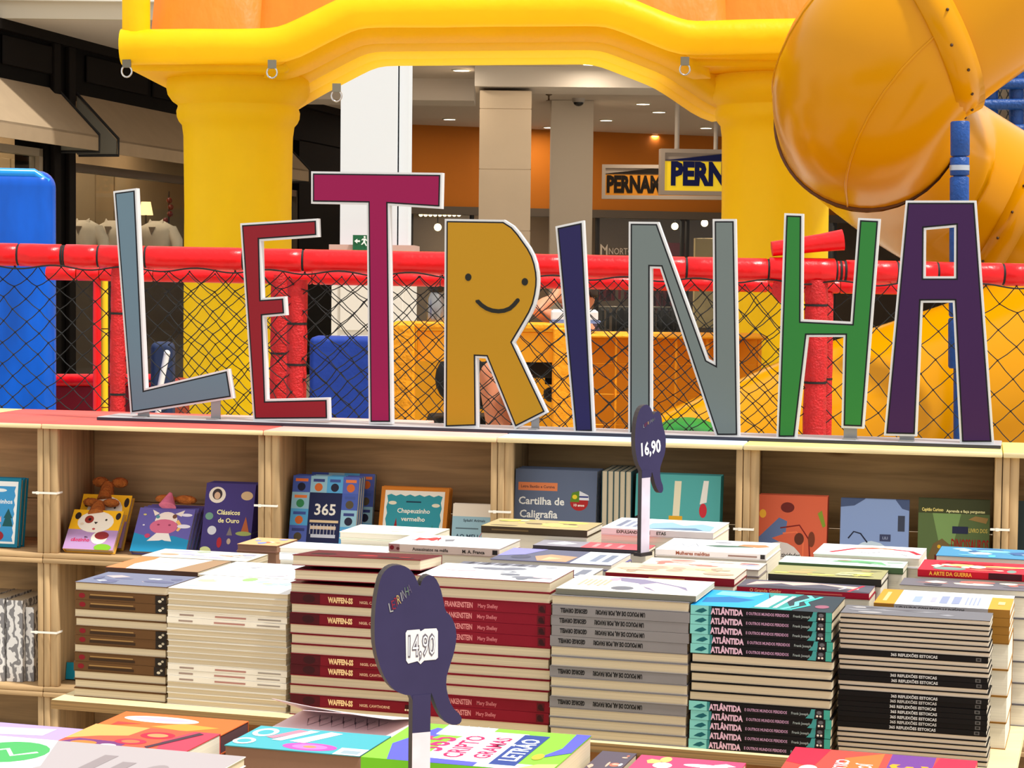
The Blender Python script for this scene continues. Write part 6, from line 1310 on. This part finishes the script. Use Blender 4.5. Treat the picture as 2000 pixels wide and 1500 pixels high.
near((95, 1452), 352, .933, .04, covm((196, 60, 60)), 'red and orange puzzle book with looping cover print on the nearest table', 'red and orange puzzle book', .135, [('r', 0, 0, 1, 1, (222, 84, 60)), ('p', [(0, 0), (.2, 0), (.3, .5), (.2, 1), (0, 1)], (196, 60, 84)), ('p', [(.56, 0), (1, 0), (1, .7), (.8, .5), (.6, .4)], (236, 160, 90)), ('p', [(.5, .7), (.9, .66), (1, .9), (1, 1), (.5, 1)], (110, 50, 110)), ('e', .4, .3, .13, .15, (206, 30, 60)), ('e', .4, .3, .08, .08, (236, 140, 90)), ('e', .5, .64, .12, .12, (206, 40, 70)), ('e', .5, .64, .07, .07, (232, 110, 70)), ('e', .8, .84, .1, .09, (240, 120, 50)), ('e', .6, .86, .06, .05, (232, 226, 230)), ('p', [(.1, .1), (.15, .05), (.34, .8), (.3, .86)], (70, 44, 60))], pg=paper_white)
near((-120, 1450), 90, .925, .03, covm((120, 90, 150)), 'lilac and lime covered book at the corner, under the lower crates', 'lilac and lime book', .13, [('r', 0, 0, 1, 1, (170, 150, 206)), ('r', .55, .6, .8, 1, (130, 186, 196)), ('r', .8, .6, .98, 1, (206, 216, 70)), ('p', [(.3, .1), (.9, .2), (.8, .5), (.3, .4)], (206, 190, 226))])
s_, t_ = TB.sz(480, 1477, .958); 
me = book_mesh(.36, .24, .012, covm((226, 230, 230)), 'left')
big = put_book('activity_book', TB.mat(s_ - .36, t_ - .24, .958 - .0125, 0), me, 'wide white and grey activity book with a green oval, nearest of all', 'book', None, [('cover_print', art_mesh([('r', 0, 0, 1, 1, (234, 238, 240)), ('p', [(.3, 0), (1, 0), (1, 1), (.3, 1), (.42, .5)], (168, 160, 162)), ('e', .22, .7, .14, .22, (70, 166, 90)), ('l', [(.14, .66), (.2, .76), (.26, .64), (.32, .74)], (226, 240, 226), .02), ('r', .02, .86, .05, .96, (90, 120, 200)), ('r', .06, .86, .1, .9, (90, 120, 200)), ('r', .55, .3, .6, .8, (140, 130, 132)), ('r', .65, .3, .7, .7, (140, 130, 132)), ('e', .8, .5, .05, .2, (146, 136, 138))], .36, .24, .012))])
th = (.958 - .0126 - ZN) / 4; me = book_mesh(.35, .235, th - .0004, covm((190, 196, 200)), 'left')
for i in range(4): put_book('activity_book', TB.mat(s_ - .355, t_ - .238, .958 - .0126 - th * (i + 1), 0), me, 'thick activity book %s from the top under the wide white one' % ORD[i + 1], 'book', 'wide activity book pile')
near((1125, 1500), 1215, .925, .03, covm((60, 56, 66)), 'small dark picture-covered book beside the green cryptogram book', 'small dark picture book', .1, scatter((90, 80, 92), [(206, 170, 150), (230, 226, 226), (190, 110, 90)], 7, 31))
near((1205, 1512), 1425, .922, .03, covm((226, 60, 100)), 'hot pink covered book low in front of the grey pile', 'hot pink book', .11, scatter((226, 70, 110), [(240, 190, 110), (240, 240, 240), (232, 120, 150)], 10, 32))
j3 = [('r', 0, 0, 1, 1, (226, 70, 60)), ('r', .22, 0, .46, 1, (110, 60, 140)), ('p', [(0, 0), (.2, 0), (.24, .5), (.1, .7), (0, .5)], (226, 40, 70)), ('p', [(.5, 0), (.7, .2), (.66, .8), (.5, .9)], (236, 110, 50)), ('p', [(.8, 0), (1, 0), (1, .4), (.84, .5)], (206, 30, 60)), ('e', .93, .75, .07, .16, (90, 150, 214)), ('t', '385', .34, .5, .2, (240, 160, 40), 90, .9), ('t', 'JOGOS', .57, .5, .07, (240, 236, 232), 90, .7), ('t', 'CRUZADAS', .7, .55, .07, (236, 232, 236), 90, .8), ('e', .12, .7, .06, .1, (240, 190, 170)), ('e', .86, .56, .05, .1, (240, 200, 190)), ('p', [(.05, .8), (.2, .9), (.1, .96)], (240, 150, 60))]
s_, t_ = TB.sz(1555, 1459, .93); s2, _ = TB.st(1912, 1462, t_)
P = TB.pt(s_, t_ - .2, .93); fx, fy = proj(P)
near((fx, fy), proj(TB.pt(s2, t_ - .2, .93))[0], .93, .03, covm((220, 60, 60)), 'red, orange and violet puzzle book with big orange digits by the thin-book pile', 'red orange-digit puzzle book', .2, j3)

build_piles()
# curled leaf of the drawing book (the piles are built once all are planned)
b = MB(); n = 12; vs = []
s0, t0, W, zt = n6
for j in range(7):
    for i in range(n + 1):
        u = i / n; v = j / 6; vs.append(TB.pt(s0 + .02 + u * (W - .02) - .02 * (1 - u), t0 + .015 + v * .11, zt + .0012 + (.022 + .016 * (1 - u) ** 1.5) * (1 - v)))
fs = [(j * (n + 1) + i, j * (n + 1) + i + 1, (j + 1) * (n + 1) + i + 1, (j + 1) * (n + 1) + i) for j in range(6) for i in range(n)]
bk = [o for o in bpy.data.objects if o.get('label', '').startswith('grey-edged drawing book')][0]
o = b.add(vs, fs, 0, True).build('curled_leaf', mat('pale_pink_paper', (236, 214, 216), .7), None); o.modifiers.new('t', 'SOLIDIFY').thickness = .0008
mw = bk.matrix_world.copy() if False else None
bpy.context.view_layer.update(); o.parent = bk; o.matrix_parent_inverse = bk.matrix_world.inverted()

# ================================================================== PRICE TAGS
violet = mat('violet_painted_board', (50, 45, 80), .55, spec=.15, var=.06, vs=30); tag_edge = mat('tag_edge', (60, 52, 52), .6, var=.2, vs=30); tag_white = mat('tag_white_paint', (206, 196, 210), .5, var=.1, vs=30)
def tag_sign(loc_px, yaw, poly, label, pole, zbase, wb, thick, extra, ycut):
    O = at(loc_px[0], loc_px[1], loc_px[2]); Fm = Frame(O, -yaw)
    r = thing('price_tag', label, 'price tag', Vector((at(pole[0], 0, 1).x * 0 + Fm.pt(Fm.st(pole[0], 1400, 0)[0], 0, 0).x, Fm.pt(Fm.st(pole[0], 1400, 0)[0], 0, 0).y, zbase)))
    MX = Matrix.Translation(Fm.O) @ Matrix.Rotation(Fm.a, 4, 'Z') @ Matrix.Rotation(math.pi / 2, 4, 'X')
    P = [Fm.st(x, y, 0) for x, y in poly]
    for _ in range(1):                        # round the outline once
        Q = []
        for i in range(len(P)):
            a, b_ = Vector(P[i]), Vector(P[(i + 1) % len(P)]); Q += [tuple(a.lerp(b_, .25)), tuple(a.lerp(b_, .75))]
        P = Q
    MB().prism([P], -thick, 0, 0, MX, None, 1).build('sign_head', [violet, tag_edge], r)
    s0 = Fm.st(pole[0], pole[1], 0)[0]; s1 = Fm.st(pole[2], pole[1], 0)[0]; zt = Fm.st(pole[0], pole[1], 0)[1]; zc = Fm.st(pole[0], ycut, 0)[1]
    b = MB(); M2 = Matrix.Translation(Fm.O) @ Matrix.Rotation(Fm.a, 4, 'Z')
    e = .0004
    MB().box(s0, e, zbase + .006, s1, thick - e, zt, 0, M2).build('stake', tag_edge, r)
    MB().box(s0, -e, zbase + .006, s1, e, zc, 0, M2).build('painted_front', tag_white, r)
    if zt > zc: MB().box(s0, -e, zc, s1, e, zt, 0, M2).build('painted_front', violet, r)
    MB().box(s0 - wb, -wb, zbase, s1 + wb, thick + wb, zbase + .006, 0, M2).build('foot_plate', tag_edge, r)
    k = MB(); extra(k, Fm, MX); k.build('price_print', INK, r)
    return r
p1 = [(806, 1358), (787, 1357), (765, 1345), (745, 1312), (733, 1268), (731, 1225), (734, 1175), (741, 1137), (748, 1119), (762, 1106), (778, 1103), (795, 1107), (808, 1120), (816, 1137), (820, 1148), (825, 1131), (837, 1122), (850, 1127), (860, 1147), (866, 1172), (870, 1194), (881, 1203), (890, 1223), (892, 1247), (887, 1275), (877, 1305), (871, 1327), (873, 1352), (882, 1380), (902, 1399), (901, 1412), (889, 1417), (871, 1412), (856, 1390), (846, 1362), (841, 1350), (841, 1400), (807, 1400)]
def ex1(k, Fm, MX):
    g = lambda x, y: Fm.st(x, y, 0)
    k.prism([[g(795, 1231), g(819, 1229), g(821, 1233), g(829, 1228), g(852, 1227), g(855, 1233), g(855, 1284), g(851, 1288), g(828, 1290), g(821, 1297), g(815, 1291), g(797, 1296), g(793, 1290), g(792, 1236)]], .0006, .0006, 0, MX, lin((214, 210, 214)))
    a = g(823, 1260); hgt = g(0, 1236)[1] - g(0, 1280)[1]; w_ = g(850, 1260)[0] - g(797, 1260)[0]
    k.text('14,90', a[0], a[1], hgt * 1.0, (96, 92, 104), MX, maxw=w_, bold=.045, z=.0009); k.text('14,90', a[0], a[1], hgt * .97, (226, 224, 230), MX, maxw=w_ * .97, bold=-.012, z=.0012)
    cols = [(150, 150, 150), (124, 30, 50), (124, 30, 50), (170, 144, 90), (120, 120, 130), (116, 114, 124), (90, 110, 96), (84, 74, 100)]
    for i, (c, cl) in enumerate(zip('LETRINHA', cols)):
        q = g(763 + 5.2 * i, 1186 - 5.2 * i); k.text(c, q[0], q[1], (g(0, 1100)[1] - g(0, 1122)[1]) * (.9 if i else .9), cl, MX, 12, maxw=.0042, z=.0007)
    rr = random.Random(2)
    for _ in range(0): pass
n_y = 2.36
tag_sign((820, 1300, n_y), 24, p1, 'large violet price tag on a stake with a white sticker, rising from the nearest books', (806, 1358, 841), ZN, .02, .013, ex1, 1432)
p2 = [(1254, 919), (1246, 905), (1241, 880), (1240, 850), (1243, 820), (1249, 800), (1257, 791), (1266, 790), (1273, 800), (1276, 812), (1280, 805), (1286, 803), (1292, 812), (1294, 830), (1299, 846), (1301, 862), (1299, 885), (1293, 902), (1289, 915), (1290, 935), (1296, 952), (1294, 962), (1288, 963), (1281, 950), (1276, 930), (1273, 920), (1272, 934), (1258, 934)]
def ex2(k, Fm, MX):
    g = lambda x, y: Fm.st(x, y, 0)
    a = g(1271, 874); k.text('16,90', a[0], a[1], g(0, 860)[1] - g(0, 893)[1], (226, 226, 232), MX, 5, maxw=g(1290, 880)[0] - g(1252, 880)[0], bold=.03, z=.0006)
    cols = [(150, 150, 150), (124, 30, 50), (124, 30, 50), (170, 144, 90), (120, 120, 130), (116, 114, 124), (90, 110, 96), (84, 74, 100)]
    for i, (c, cl) in enumerate(zip('LETRINHA', cols)):
        q = g(1257 + 3 * i, 832 - 2 * i); k.text(c, q[0], q[1], (g(0, 1100)[1] - g(0, 1108)[1]), cl, MX, 0, maxw=.0034, z=.0007)
zb2 = ZT + .2122
P2 = atz(1256, 1086, zb2)
tag_sign((1256, 1086, P2.y), 46, p2, 'small violet price tag on a white-fronted stake among the far books', (1254, 919, 1270), zb2, .004, .009, ex2, 934)
print('objects', len(bpy.data.objects), 'tris', sum(len(m.polygons) for m in bpy.data.meshes))
